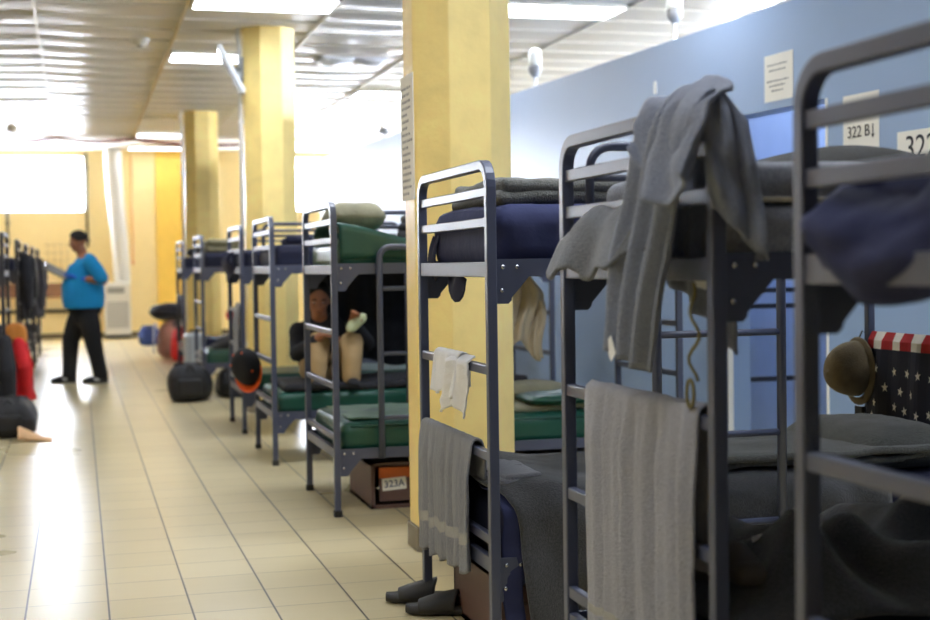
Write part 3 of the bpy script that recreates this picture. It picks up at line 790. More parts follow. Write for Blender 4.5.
# ------------------------------------------------------------------ blankets
def blanket(name, x0, x1, prof, m, lb, cat='blanket', seed=0, amp=.012, fr=3.0, n=(46, 40), solid=.010, edge=.02, fn2=None, group=None):
    """prof: (y, z) outline across the bed, drawn from the near hem over the top"""
    P = []
    for k in range(121): P.append(arc_path([(0, y, z) for y, z in prof], k / 120))
    Q = P[:]
    for _ in range(5): Q = [Q[0]] + [(Q[i - 1] + Q[i] * 2 + Q[i + 1]) / 4 for i in range(1, 120)] + [Q[-1]]
    def fn(u, v):
        k = v * 120; i = min(119, int(k)); p = Q[i].lerp(Q[i + 1], k - i); t = (Q[i + 1] - Q[i]).normalized()
        nrm = Vector((0, -t.z, t.y))
        x = x0 + (x1 - x0) * u + edge * nz(v * 6, seed, u * .5) * (2 * abs(u - .5)) ** 2
        d = amp * fbm(x * fr + seed, v * fr * 2.2, seed)
        if nrm.z > .5: d = abs(d)
        else: d = d * 1.2 + amp * .8 * math.sin(x * 24 + 3 * nz(x * 3, v * 2, seed)) * min(1, abs(nrm.y) * 1.2)
        q = Vector((x, p.y, p.z)) + nrm * d
        return fn2(u, v, q) if fn2 else q
    mb = MB(); mb.sheet(n[0], n[1], fn)
    zc = min(v[2] for v in mb.v)
    o = mb.build(name, m, origin=((x0 + x1) / 2, sum(y for y, z in prof) / len(prof), zc), solid=solid)
    return tag(o, lb, cat, group)

# sharp bunk, upper: folded olive-grey wool blanket
def folded(x0, x1, y0, y1, zs, th, m, lb, seed=0, cat='folded blanket', name='folded_blanket', amp=.012, group=None, hump=0):
    r = None
    for k, z in enumerate(zs):
        mb = MB(); sh = .03 * (random.random() - .5); sx = .035 * k * random.random()
        def fn(p, k=k):
            return (p.x + .015 * nz(p.y * 6, k + seed, p.z), p.y + .012 * nz(p.x * 5, k, seed), p.z + amp * fbm(p.x * 4 + seed, p.y * 4, k) + hump * (1 - min(1, (abs(p.x) / ((x1 - x0) / 2)) ** 2)))
        mb.rbox(((x0 + x1) / 2 + sx, (y0 + y1) / 2 + sh, z + th / 2), ((x1 - x0) / 2, (y1 - y0) / 2, th / 2), th * .45, 20, fn)
        if r is None: r = tag(mb.build(name, m, origin=((x0 + x1) / 2, (y0 + y1) / 2, zs[0])), lb, cat, group)
        else: wpart(mb, 'fold', m, r)
    return r
folded(1.34, 2.6, 4.42, 5.05, (1.497, 1.535), .050, M['wool_ol'], 'olive grey wool blanket folded on top of the thick navy mattress', 1, amp=.022)
# sharp bunk, lower: charcoal blanket draped to the near side
blanket('blanket', 1.345, 2.72, [(4.285, .06), (4.30, .30), (4.325, .52), (4.40, .560), (4.8, .572), (5.17, .560), (5.22, .42), (5.23, .3)], M['wool_dk'],
        'charcoal wool blanket hanging down the near side of the sharp lower bunk', seed=2, amp=.012, n=(60, 60),
        fn2=lambda u, v, q: q + Vector((.05 * (1 - min(1, v * 3.5)) * (1 - u) - .05 * sstep(.25, .4, v) * (1 - u), 0, .03 * math.exp(-((q.x - 1.5) / .12) ** 2) * (1 if .3 < v < .8 else .3))))
blanket('sheet', 1.305, 1.36, [(4.30, .05), (4.315, .30), (4.33, .50), (4.40, .545), (4.6, .548)], M['navy'], 'narrow navy sheet edge hanging beside the charcoal blanket', 'sheet', seed=3, amp=.008, n=(8, 40), solid=.006)
def pill(x, y, z, hx, hy, hz, m, lb, seed=0, rz=0, name='pillow', cat='pillow', tilt=0, group=None, parent=None, amp=.02):
    def fn(p):
        a, b = abs(p.x) / hx, abs(p.y) / hy
        k = max(.14, (1 - a ** 3.6) ** .5 * (1 - b ** 3.6) ** .5) if a < 1 and b < 1 else .14
        q = Vector((p.x * (1 - .08 * b * b), p.y * (1 - .08 * a * a), p.z * k))
        return q + Vector((0, 0, amp * .5 * fbm(p.x * 7 + seed, p.y * 7, seed) * (1 if p.z > 0 else .3) * k))
    R = Matrix.Rotation(rz, 3, 'Z') @ Matrix.Rotation(tilt, 3, 'Y')
    mb = MB(); mb.rbox((x, y, z), (hx, hy, hz), min(hz, hx, hy) * .6, 22, fn, rot=R)
    if parent: return wpart(mb, name, m, parent)
    return tag(mb.build(name, m, origin=(x, y, z - hz)), lb, cat, group)
pill(2.93, 4.80, .60, .22, .36, .09, M['wool_ol'], 'dark pillow under the flag at the far end of the sharp lower bunk', 3, amp=.02)
folded(2.05, 2.95, 4.40, 5.1, (.578, .60), .026, M['wool_ol'], 'grey blanket loosely folded on the sharp lower bunk in front of the flag', 9, amp=.014)
# small folded towel at the foot
folded(1.325, 1.46, 4.42, 4.78, (.565, .585), .022, M['towel_grey'], 'small folded grey towel on the foot of the sharp lower bunk', 4, 'towel', 'folded_towel', amp=.008)

# draped-towel bunk, upper: two layers of grey wool
blanket('blanket', 1.36, 3.1, [(2.668, 1.30), (2.672, 1.40), (2.70, 1.412), (2.9, 1.416), (3.3, 1.416), (3.55, 1.41), (3.575, 1.31)], M['wool_lt'], 'lower grey wool blanket wrapped around the upper mattress behind the draped towel', seed=5, amp=.006, n=(50, 40))
def lt(p): return p
o = folded(1.345, 3.0, 2.67, 3.5, (1.424,), .088, M['wool_lt'], 'thick grey wool blanket folded flat on the upper bunk with the draped towel', 6, amp=.008)
mb = MB(); mb.tube([(1.37 + 1.6 * k / 20, 2.658, 1.428 + .006 * nz(k * .4, 2)) for k in range(21)], .006, 6); wpart(mb, 'hem', M['seam'], o)
# dark lump
def lump(x0, x1, y0, y1, z0, h, m, name, lb, cat, seed=0, nn=(36, 26), amp=.02, fr=5, pk=(.5, .5), pw=(1.6, 1.6)):
    def fn(u, v):
        a = abs(u - pk[0]) / (pk[0] if u < pk[0] else 1 - pk[0]); b = abs(v - pk[1]) / (pk[1] if v < pk[1] else 1 - pk[1])
        e = max(0, 1 - a ** pw[0]) ** .7 * max(0, 1 - b ** pw[1]) ** .7
        x = x0 + (x1 - x0) * u; y = y0 + (y1 - y0) * v
        return (x + .02 * nz(v * 5, seed), y + .02 * nz(u * 5, seed + 3), z0 + h * e + amp * fbm(x * fr, y * fr, seed) * min(1, e * 3) + (.0 if e > 0 else 0))
    mb = MB(); mb.sheet(nn[0], nn[1], fn)
    def bt(u, v):
        x = x0 + (x1 - x0) * u; y = y0 + (y1 - y0) * v
        return (x + .02 * nz(v * 5, seed), y + .02 * nz(u * 5, seed + 3), z0 - .004)
    mb.sheet(nn[0], nn[1], bt)
    return tag(mb.build(name, m, origin=((x0 + x1) / 2, (y0 + y1) / 2, z0)), lb, cat)
lump(1.56, 2.16, 2.95, 3.56, 1.505, .086, M['wool_black'], 'blanket', 'dark grey blanket heaped on the upper bunk below the 322 sign', 'blanket', 3, pk=(.56, .5), pw=(1.4, 3), amp=.006, fr=3)
# draped-towel bunk: corner of wool poking out of the end
def flap(u, v):
    y = 3.45 - .60 * u
    d = [(0, .11), (.16, .15), (.34, .155), (.36, .17), (.7, .14), (1, .10)]
    L = lerp_list(d, u)
    out = .05 + .05 * v + .015 * math.sin(u * 11) * v
    zt = 1.38 + .045 * sstep(0, .25, u) - .008 * math.sin(u * 20)
    x = 1.30 - out * sstep(0, .35, v) * 1.2
    return (x, y + (.03 * v if u < .2 else 0) + .01 * math.sin(v * 4 + u * 9), zt - L * max(0, v - .18) * 1.15 + .012 * math.sin(PI * min(1, v / .3)))
mb = MB(); mb.sheet(36, 20, flap)
tag(mb.build('blanket_corner', M['wool'], origin=(1.24, 3.2, 1.26), solid=.010), 'grey wool blanket corner hanging over the end rail left of the draped towel', 'blanket')
# draped-towel bunk, lower: crumpled heap
def heap(u, v):
    x = 1.33 + 1.6 * u; y = 2.70 + .84 * v
    e = min(1, u * 7) * min(1, (1 - u) * 6) * min(1, v * 6 + .1) * min(1, (1 - v) * 6)
    h = .06 + .075 * (.5 + .5 * fbm(x * 2.6 + 4, y * 3.2, 2))
    h += .07 * math.exp(-(((x - 1.52) * .8 + (y - 3.0) * .6 + .05) / .05) ** 2) * sstep(1.36, 1.5, x) * (1 - sstep(1.7, 1.9, x))
    h += .06 * math.exp(-(((x - 1.9) * .5 - (y - 3.05) * .9) / .06) ** 2)
    h += .03 * math.sin(x * 14 + y * 9 + 3 * nz(x * 3, y * 3))
    return (x, y, .506 + max(.004, h * e))
mb = MB(); mb.sheet(80, 50, heap)
tag(mb.build('blanket', M['wool_dk'], origin=(2.1, 3.1, .506), solid=.006), 'crumpled grey blanket heaped on the lower bunk behind the pale towel', 'blanket')
mb = MB(); mb.obox((1.50, 2.93, .655), (.010, -.006, .004), (.003, .002, -.012), (.0005, .001, 0))
tag(mb.build('care_tag', M['tag'], origin=(1.5, 2.93, .65)), 'tiny white care tag sticking out of the crumpled grey blanket', 'tag')
M['clog'] = mat('clog_foam', (74, 66, 58), .7)
# dark clogs beside the heap
def clog(c, lb, rz):
    R = Matrix.Rotation(rz, 3, 'Z'); mb = MB()
    mb.rbox(Vector(c) + Vector((0, 0, .03)), (.11, .045, .028), .026, 12, lambda p: (p.x, p.y * (1 - .25 * abs(p.x / .11)), p.z), rot=R)
    o = tag(mb.build('clog', M['clog'], origin=c), lb, 'clog', 'clogs on the lower bunk')
    mb = MB()
    def top(u, v):
        a = PI * v; x = -.10 + .11 * u; rr = .045 * (1 - .35 * (1 - u) ** 2)
        return Vector(c) + R @ Vector((x, -rr * math.cos(a), .03 + .055 * (.35 + .65 * u) * math.sin(a)))
    mb.sheet(10, 12, top); wpart(mb, 'upper', M['clog'], o, solid=.006)
clog((1.40, 3.02, .565), 'dark brown clog on the crumpled grey blanket, beside the bed post', 1.2)
clog((1.43, 2.90, .575), 'second brown clog on the crumpled grey blanket, nearer the camera', 1.5)

# nearest bunk: navy sheet swelling over the end rail
def swell(u, v):
    y = 2.075 - .72 * u
    a = PI * (v - .08) * .95
    return (1.24 - .085 * math.sin(min(PI, max(0, a))) * (.75 + .25 * math.sin(u * 7 + 1)) - .02 * fbm(u * 5, v * 3), y + .015 * math.sin(v * 5), 1.445 - .20 * v * (1 - .12 * (1 - sstep(0, .12, u))) - .015 * math.sin(u * 9))
mb = MB(); mb.sheet(40, 24, swell)
tag(mb.build('sheet', M['navy'], origin=(1.18, 1.7, 1.25), solid=.008), 'navy sheet bulging over the end rail of the nearest bunk', 'sheet')

# sharp bunk: little navy sheet corner under the end rail
mb = MB(); mb.sheet(8, 10, lambda u, v: (1.29 + .01 * math.sin(u * 6 + v * 3), 4.89 - .17 * u + .05 * v * (.5 - u), 1.262 - (.09 * (1 - abs(2 * u - 1.1) ** 1.6) + .005) * v))
tag(mb.build('sheet_corner', M['navy_dark'], origin=(1.29, 4.8, 1.17), solid=.005), 'pointed navy sheet corner hanging below the upper deck above the white towel', 'sheet')
mb = MB(); mb.sheet(14, 14, lambda u, v: (1.305 - .018 * math.sin(PI * v) , 5.19 - .1 * u, 1.40 - .15 * v + .012 * math.sin(u * 9)))
tag(mb.build('sheet_fold', M['navy_dark'], origin=(1.30, 5.14, 1.26), solid=.006), 'navy sheet fold hanging at the far corner of the thick navy mattress', 'sheet')

# green bunk
def gsheet(u, v):
    x = 1.31 + .55 * u; y = 7.22 + .84 * v
    z = 1.445 + .085 * (1 - sstep(.05, .75, u)) * (1 if v < .85 else 1 - (v - .85) / .15 * .8) + .012 * fbm(x * 6, y * 6)
    if v < .12: z = 1.33 + (z - 1.33) * sstep(-.02, .12, v); y = 7.205 + .016 * v / .12
    return (x, y, z)
mb = MB(); mb.sheet(26, 40, gsheet)
tag(mb.build('green_cover', M['green'], origin=(1.55, 7.64, 1.33), solid=.006), 'raised green cover over the aisle end of the green upper mattress', 'cover')
pill(1.50, 7.80, 1.575, .16, .24, .085, M['olive'], 'grey green bedroll behind the top bars of the green bunk', 5, name='bedroll', cat='bedroll')
folded(1.80, 2.75, 7.75, 8.04, (1.452, 1.50, 1.545), .048, M['darkcloth'], 'dark folded blankets at the far side of the green upper mattress', 7)
folded(2.25, 2.75, 7.30, 7.8, (.492,), .04, M['olive'], 'olive blanket folded flat on the green lower mattress', 8)
pill(2.55, 7.40, .555, .20, .17, .035, M['green'], 'flat green cushion on the olive blanket of the green lower bunk', 6, name='cushion', cat='cushion')
pill(2.52, 7.72, .575, .20, .20, .05, M['olive'], 'olive pillow behind the flat green cushion', 7)
def lowpale(u, v): return (1.36 + .85 * u, 7.27 + .72 * v, .497 + .006 * fbm(u * 6, v * 6))
mb = MB(); mb.sheet(20, 16, lowpale); tag(mb.build('mattress_sheet', M['green_dull'], origin=(1.8, 7.6, .497), solid=.006), 'dull green sheet lying on the green lower mattress', 'sheet')
# bunk with the cap
mb = MB(); mb.sheet(40, 22, lambda u, v: (1.56 + .80 * u + .01 * math.sin(v * 5), 10.075 + .018 * math.sin(u * 22 + 2 * nz(u * 4, v)) * (.3 + .7 * v), 1.30 - v * (.70 + .03 * math.sin(u * 9))))
tag(mb.build('added_hanging_cloth', M['darkcloth'], origin=(1.96, 10.07, .6), solid=.008), 'dark cloth added behind the seated person to darken the bunk interior', 'blanket')  # made-up cloth that hides the lit wall and keeps the interior dark
folded(1.30, 3.0, 9.27, 10.05, (.476,), .05, M['darkcloth'], 'dark blanket spread over the green lower mattress under the seated person', 8)
folded(1.4, 1.9, 9.75, 10.06, (1.462,), .05, M['navy_dark'], 'navy blanket rolled on the upper bunk above the cap', 11)
# long-towel bunk
mb = MB(); mb.sheet(16, 14, lambda u, v: (1.21 - .04 * math.sin(PI * min(1, v * 1.3)) - .012 * math.sin(u * 14), 11.92 - .55 * u, 1.43 - (.20 + .06 * math.sin(u * 5)) * v))
tag(mb.build('sheet', M['navy_dark'], origin=(1.19, 11.6, 1.2), solid=.008), 'dark sheet hanging over the end of the bunk with the long grey towel', 'sheet')
# duffel bunk
folded(1.26, 1.9, 14.33, 15.10, (1.475, 1.535), .06, M['olive'], 'olive blanket folded on the dark blue mattress above the duffel bag', 8)
pill(2.35, 14.70, 1.53, .28, .34, .06, M['darkcloth'], 'dark pillow behind the olive folded blanket', 9)
lump(1.30, 2.3, 14.45, 15.1, .474, .20, M['darkcloth'], 'clothes_heap', 'heap of dark clothes on the lower bunk above the black duffel bag', 'clothes heap', 7)
pill(1.62, 14.9, .80, .13, .16, .08, M['red'], 'red cloth bundle on top of the dark clothes heap', 10, name='cloth_bundle', cat='cloth bundle')
pill(1.40, 17.4, 1.50, .12, .30, .06, M['darkcloth'], 'dark pillow on the last upper bunk of the right row', 11)

# ------------------------------------------------------------------ towels
def towel(y0, y1, x, z, Lf, Lb, m, lb, seed=0, folds=5, amp=.012, gather=.04, n=(60, 50), band=None, mband=None, slant=0, group='towels hung on bed rungs', r=.02, Lfun=None, th=.007, nx=-1):
    """hung over a rung running along y; front towards nx"""
    rnd = random.Random(seed); ph = [rnd.uniform(0, 6) for _ in range(4)]
    tot = Lb + Lf + PI * r
    def fn(u, v):
        lf = Lfun(u) if Lfun else Lf
        tot = Lb + lf + PI * r
        s = v * tot
        if s < Lb: d, side, zz, xo = Lb - s, -1, z - (Lb - s), -r
        elif s < Lb + PI * r:
            a = (s - Lb) / r; d, side = 0, 0; xo = -r * math.cos(a); zz = z + r * math.sin(a)
        else: d = s - Lb - PI * r; side = 1; zz = z - d; xo = r
        k = min(1, d / .12)
        yc = (y0 + y1) / 2; w = (y1 - y0) * (1 - gather * sstep(0, .3, d) + .012 * nz(d * 6, seed))
        uu = u + .012 * nz(u * 3, d * 4, seed) * k
        y = yc + w * (uu - .5) + slant * d
        f = math.sin(2 * PI * folds * uu + ph[0] + .8 * nz(d * 2.5, uu * 2, seed)) * .6 + math.sin(2 * PI * folds * 1.7 * uu + ph[1] + nz(d * 2, seed)) * .4
        f = f * abs(f) ** .2
        off = amp * f * (.25 + .75 * k) + .004 * nz(uu * 12, d * 9, seed)
        if side < 0: off *= .5
        return (x + nx * (xo + off * (1 if side >= 0 else -1) + (.012 * k if side > 0 else 0)), y, zz + .004 * nz(uu * 7, seed) * (d > 0))
    mb = MB()
    if band:
        mb.sheet(n[0], n[1], fn, lambda u, v: 1 if band[0] < (v * tot - Lb - PI * r) < band[1] else 0)
        o = mb.build('towel', [m, mband], origin=(x, (y0 + y1) / 2, z), solid=th)
    else:
        mb.sheet(n[0], n[1], fn); o = mb.build('towel', m, origin=(x, (y0 + y1) / 2, z), solid=th)
    return tag(o, lb, 'towel', group)
RX = XA
towel(5.205, 4.495, RX, .697, .445, .12, M['towel_grey'], 'darker ribbed grey towel on the lower rung, beside the black slides', 3, 8, .013, .02, band=(.31, .35), mband=M['towel_band'], Lfun=lambda u: .47 - .035 * u + .01 * math.sin(u * 30))
towel(3.40, 2.72, RX, .978, .60, .35, M['towel_lt'], 'long pale grey towel hanging from the rung below the draped towel', 5, 6, .014, .03, band=(.53, .555), mband=M['towel_band'], Lfun=lambda u: .60 + .006 * math.sin(u * 18))
# small white cloth: two layers
o = towel(4.985, 4.66, RX, .978, .135, .10, M['towel_white'], 'small crumpled white towel on the middle rung of the sharp bunk', 9, 3, .012, .10, n=(34, 34), Lfun=lambda u: .13 + .012 * math.sin(u * 9))
mb = MB()
def wl(u, v):
    d = v * .21; y = 4.80 - .26 * u + .03 * v * (1 - u) ; w = .010 * math.sin(u * 13 + v * 3) + .006 * nz(u * 8, v * 8)
    if d < .03: return (RX + .008 - d * .4, y, .978 + .014 - (d * .2))
    return (RX - .030 + w - (.008 if u < .5 else 0), y - .01 * math.sin(v * 5), .985 - (d - .02) * (1 - .28 * (1 - u) ** 2 * 0) - .02 * math.sin(u * 5 + 2) * v)
mb.sheet(26, 26, wl); wpart(mb, 'lower_fold', M['towel_white'], o, solid=.006)
# draped over the corner post
def span(mb, Lp, Rp, nu, nv, folds, amp, seed, sag=0, nrm=(-1, 0, 0), sm=4, crown=(0, 0, .2)):
    """cloth between two edge lines, with soft folds running down it"""
    def smooth_line(pts):
        Q = [arc_path(pts, k / 60) for k in range(61)]
        for _ in range(sm): Q = [Q[0]] + [(Q[i - 1] + 2 * Q[i] + Q[i + 1]) / 4 for i in range(1, 60)] + [Q[-1]]
        return Q
    A, B = smooth_line(Lp), smooth_line(Rp); N_ = Vector(nrm)
    def fn(u, v):
        k = v * 60; i = min(59, int(k)); t = k - i
        a = A[i].lerp(A[i + 1], t); b = B[i].lerp(B[i + 1], t); p = a.lerp(b, u)
        w = math.sin(2 * PI * folds * u + 2.2 * nz(v * 2.5, u * 1.5, seed) + seed) + .5 * math.sin(2 * PI * folds * 1.9 * u + 2 * nz(v * 3, seed))
        q = p + N_ * amp * w * min(1, .12 + abs(v - crown[1]) * 2.6) + N_ * .012 * nz(u * 3, v * 5, seed + 2)
        q.z += crown[0] * math.sin(PI * u) * math.exp(-((v - crown[1]) / crown[2]) ** 2)
        q.z -= sag * math.sin(PI * u) * v
        q.z += .010 * nz(u * 5, v * 2, seed + 5)
        return q
    return mb.sheet(nu, nv, fn)
def draped():
    mb = MB()
    span(mb, [(1.335, 3.0, 1.25), (1.325, 2.95, 1.55), (1.275, 2.88, 1.672), (1.205, 2.90, 1.60), (1.19, 2.98, 1.38), (1.185, 3.04, 1.10)],
         [(1.335, 2.73, 1.10), (1.325, 2.71, 1.55), (1.275, 2.65, 1.672), (1.205, 2.65, 1.60), (1.19, 2.745, 1.32), (1.185, 2.85, 1.06)], 50, 70, 2.6, .014, 1, crown=(.022, .44, .12))
    o = tag(mb.build('draped_towel', M['towel_blue'], origin=(1.27, 2.8, 1.66), solid=.008), 'bluish grey towel bunched over the top corner post of the second bunk', 'towel')
    mb = MB(); span(mb, [(1.31, 2.87, 1.665), (1.22, 2.885, 1.662), (1.165, 2.87, 1.55)], [(1.31, 2.645, 1.655), (1.225, 2.60, 1.63), (1.165, 2.57, 1.47)], 34, 26, 1.6, .016, 3, sag=.09, crown=(.034, 0.05, .4))
    wpart(mb, 'front_flap', M['towel_blue'], o, solid=.008)
    mb = MB(); span(mb, [(1.28, 2.70, 1.665), (1.232, 2.625, 1.62), (1.225, 2.605, 1.50), (1.24, 2.605, 1.41)], [(1.305, 2.70, 1.66), (1.33, 2.635, 1.59), (1.35, 2.61, 1.42), (1.36, 2.605, 1.30)], 26, 36, 1.4, .012, 5, nrm=(-.3, -1, 0))
    wpart(mb, 'side_flap', M['towel_blue'], o, solid=.008)
    mb = MB(); mb.obox((1.30, 2.80, 1.262), (0, -.030, -.003), (.003, .002, -.019), (.001, 0, 0)); wpart(mb, 'white_label', M['tag'], o)
    mb = MB(); mb.obox((1.172, 3.005, 1.105), (0, -.016, .010), (.002, -.010, -.020), (.001, 0, 0)); wpart(mb, 'white_corner', M['tag'], o)
draped()
mb = MB(); P = [(1.255 + .008 * math.sin(k * .9), 2.735 + .012 * math.sin(k * .6), 1.255 - k * .013) for k in range(17)]
mb.tube(P, .004, 6); mb.tube([(1.25, 2.745 + .018 * math.sin(a), 1.02 - .03 * math.cos(a)) for a in [PI * 2 * k / 12 for k in range(13)]], .004, 6)
tag(mb.build('lanyard', M['lanyard'], origin=(1.25, 2.74, 1.25)), 'olive cord hanging beside the post under the draped towel', 'lanyard')
# long towel on the sixth bunk's rung, dark strip on the last bunk
towel(11.46, 11.10, 1.235, 1.0, .52, .3, M['towel_grey'], 'long grey towel hanging down the bunk behind the cap', 12, 3, .015, .1, n=(20, 24))
towel(17.75, 17.15, 1.20, .975, .55, .25, M['darkcloth'], 'dark cloth hanging from the rung of the last bunk', 13, 3, .015, .15, n=(16, 20))

# ------------------------------------------------------------------ flag and cap on the far posts of the sharp bunk
FX = XA + BL
def flag():
    y0, y1 = 5.215, 4.36; z = .98
    stripes = [5.215, 5.175, 5.105, 5.035, 4.975, 4.905, 4.825, 4.755, 4.685, 4.615, 4.545, 4.475, 4.41, 4.36]
    def surf(y, d, side):
        w = .008 * math.sin(y * 21 + 1) * min(1, d / .15) + .004 * math.sin(y * 47)
        return Vector((FX - side * (.019 + w + .012 * min(1, d / .2)), y, z - d))
    mb = MB()
    cols = []
    for a, b in zip(stripes, stripes[1:]): cols += [a + (b - a) * k / 3 for k in range(3)]
    cols.append(stripes[-1])
    rows = [(-1, .42), (-1, .3), (-1, .2), (-1, .1), (-1, .03), (0, 0), (1, .015), (1, .05)] + [(1, .05 + .027 * k) for k in range(1, 17)]
    vs = []; nr = len(rows)
    for y in cols:
        for s, d in rows: vs.append(Vector((FX, y, z + .02)) if s == 0 else surf(y, d, s))
    for i in range(len(cols) - 1):
        for j in range(nr - 1):
            s, d = rows[j + 1]
            white = (i // 3) % 2 == 1
            mi = (2 if white else 1) if (s <= 0 or d <= .055) else 0
            mb.add([vs[i * nr + j], vs[(i + 1) * nr + j], vs[(i + 1) * nr + j + 1], vs[i * nr + j + 1]], [(0, 1, 2, 3)], mi, True)
    o = tag(mb.build('flag', [M['flag_navy'], M['flag_red'], M['flag_white']], origin=(FX, 4.8, .98)), 'flag with white stars on navy and a red and white edge beside the brown cap', 'flag')
    # stars
    pos = [(5.123, .13), (5.010, .138), (4.925, .140), (4.825, .142), (5.065, .205), (4.965, .215), (4.880, .222), (5.135, .272), (5.005, .280), (4.940, .292), (4.832, .300), (5.165, .325),
           (5.070, .338), (4.980, .348), (4.888, .358), (5.195, .385), (5.140, .400), (5.035, .404), (4.945, .42), (4.855, .428), (5.155, .448), (5.065, .455), (4.963, .46), (4.893, .47),
           (4.75, .15), (4.69, .22), (4.62, .15), (4.76, .29), (4.65, .30), (4.70, .37), (4.58, .23), (4.77, .44), (4.63, .44)]
    for k, (y, d) in enumerate(pos):
        c = surf(y, d, 1) + Vector((-.0025, 0, 0)); a0 = .25 * math.sin(k * 2.3); P = []
        for q in range(10):
            rr = .021 if q % 2 == 0 else .0085; a = a0 + PI / 2 + q * PI / 5
            yy = y - rr * math.cos(a) * .85; P.append(surf(yy, d - rr * math.sin(a), 1) + Vector((-.003, 0, 0)))
        mb = MB(); mb.add([c] + P, [(0, 1 + q, 1 + (q + 1) % 10) for q in range(10)], 0); wpart(mb, 'star', M['flag_white'], o)
flag()
# brown cap hung on the post
c = Vector((3.10, 5.26, .83))
r = tag(empty('bucket_cap', c, 0), 'brown cloth cap hanging on the far bed post beside the flag', 'cap')
def dome(u, v):
    a = 2 * PI * u; t = PI / 2 * v; rr = math.cos(t) ** .8
    return (.055 - .135 * math.sin(t), .105 * rr * math.cos(a), .115 * rr * math.sin(a) * (1 + .1 * math.sin(a)))
mb = MB(); mb.sheet(28, 12, dome); mb.build('crown', M['hat'], r, solid=.004)
mb = MB(); mb.sheet(28, 4, lambda u, v: (.055 + .012 * v, (.102 + .03 * v) * math.cos(2 * PI * u), (.112 + .032 * v) * math.sin(2 * PI * u))); mb.build('brim', M['hat'], r, solid=.004)
mb = MB(); mb.tube([(.06, 0, .12), (.08, -.01, .17), (.10, -.02, .15), (.105, -.02, .10)], .004, 6); mb.build('strap', M['dark'], r)
mb = MB(); mb.box(FX - .035, FX - .02, 5.24, 5.30, .58, .68)
tag(mb.build('strap_buckle', M['dark'], origin=(FX - .03, 5.27, .58), bevel=.003), 'small dark box strapped to the far post below the brown cap', 'box')

# black and orange cap on the fifth bunk
c = Vector((1.15, 10.02, .60))
r = tag(empty('baseball_cap', c, 0), 'black cap with an orange brim hanging on a bunk rung beyond the green bunk', 'cap')
RR = Matrix.Rotation(.95, 3, 'Z') @ Matrix.Rotation(-.30, 3, 'X')
def cdome(u, v):
    a = 2 * PI * u; t = PI / 2 * v; rr = math.cos(t) ** .7
    p = RR @ Vector((-.13 * math.sin(t), .105 * rr * math.cos(a), .135 * rr * math.sin(a))); return p
mb = MB(); mb.sheet(26, 12, cdome); mb.build('crown', M['capblack'], r, solid=.004)
def cbrim(u, v):
    a = PI + PI * (.04 + .92 * u); rr = 1 + .34 * math.sin(PI * u) ** .8 * v
    return RR @ Vector((-.015 - .045 * v * math.sin(PI * u), .107 * rr * math.cos(a), .137 * rr * math.sin(a)))
mb = MB(); mb.sheet(22, 6, cbrim); mb.build('brim', M['caporange'], r, solid=.005)
mb = MB()
for a, t in ((1.1, .7), (2.0, .8), (.4, .9), (3.6, .8)):
    rr = math.cos(t) ** .7; mb.ell(RR @ Vector((-.134 * math.sin(t), .108 * rr * math.cos(a), .138 * rr * math.sin(a))), (.006, .009, .009), 8, 6)
mb.build('eyelet', M['caporange'], r)

# ------------------------------------------------------------------ drawer boxes under the bunks
def drawer_box(x0, y0, lb, w=.90, d=.62, h=.245, number=None, strip=True):
    r = empty('drawer_box', (x0, y0, 0), 0, lb, 'drawer box', 'brown drawer boxes under the bunks')
    mb = MB()
    mb.box(0, .02, 0, d, 0, h); mb.box(w - .02, w, 0, d, 0, h); mb.box(0, w, 0, d, h - .015, h); mb.box(0, w, 0, d, 0, .02); mb.box(0, w, d - .02, d, 0, h); mb.box(w / 2 - .02, w / 2 + .02, 0, d, 0, h)
    mb.build('body', M['brown'], r)
    for k in (0, 1):
        a = .045 + k * w / 2; b = w / 2 - .035 + k * w / 2
        mb = MB(); mb.box(a, b, -.004, .018, .04, h - .085); f = mb.build('drawer_front', M['brown'], r, bevel=.003)
        mb = MB(); mb.box(a, b, .004, .018, h - .082, h - .025); mb.build('orange_strip' if strip else 'dark_strip', M['orange'] if strip else M['brown'], r)
        mb = MB(); mb.ell((a - .008, -.008, .115), (.009, .008, .011), 10, 8); mb.build('catch', M['bolt'], f)
        if number and k == 0:
            mb = MB(); c = Vector(((a + b) / 2 - .105, -.007, .133)); ax = Vector((.066, 0, .004)); mb.obox(c, ax, (-.0022, 0, .033), (0, .0008, 0))
            l = mb.build('label', M['paper'], f)
            ex = ax.normalized(); ey = Vector((-ex.z, 0, ex.x)); m4 = Matrix((ex, ey, Vector((0, -1, 0)))).transposed().to_4x4(); m4.translation = c + Vector((0, -.0012, 0))
            t = text_mesh('number', number, .052, m4, M['ink_blue'], None, bold=.0008); t.parent = l
    return r
drawer_box(1.485, 7.34, 'brown drawer box with the white label 323A on the floor under the green bunk', number='323A')
drawer_box(1.34, 4.46, 'brown drawer box under the sharp bunk behind the black slides', strip=False)
drawer_box(2.45, 7.34, 'brown drawer box under the inner end of the green bunk', w=.72)

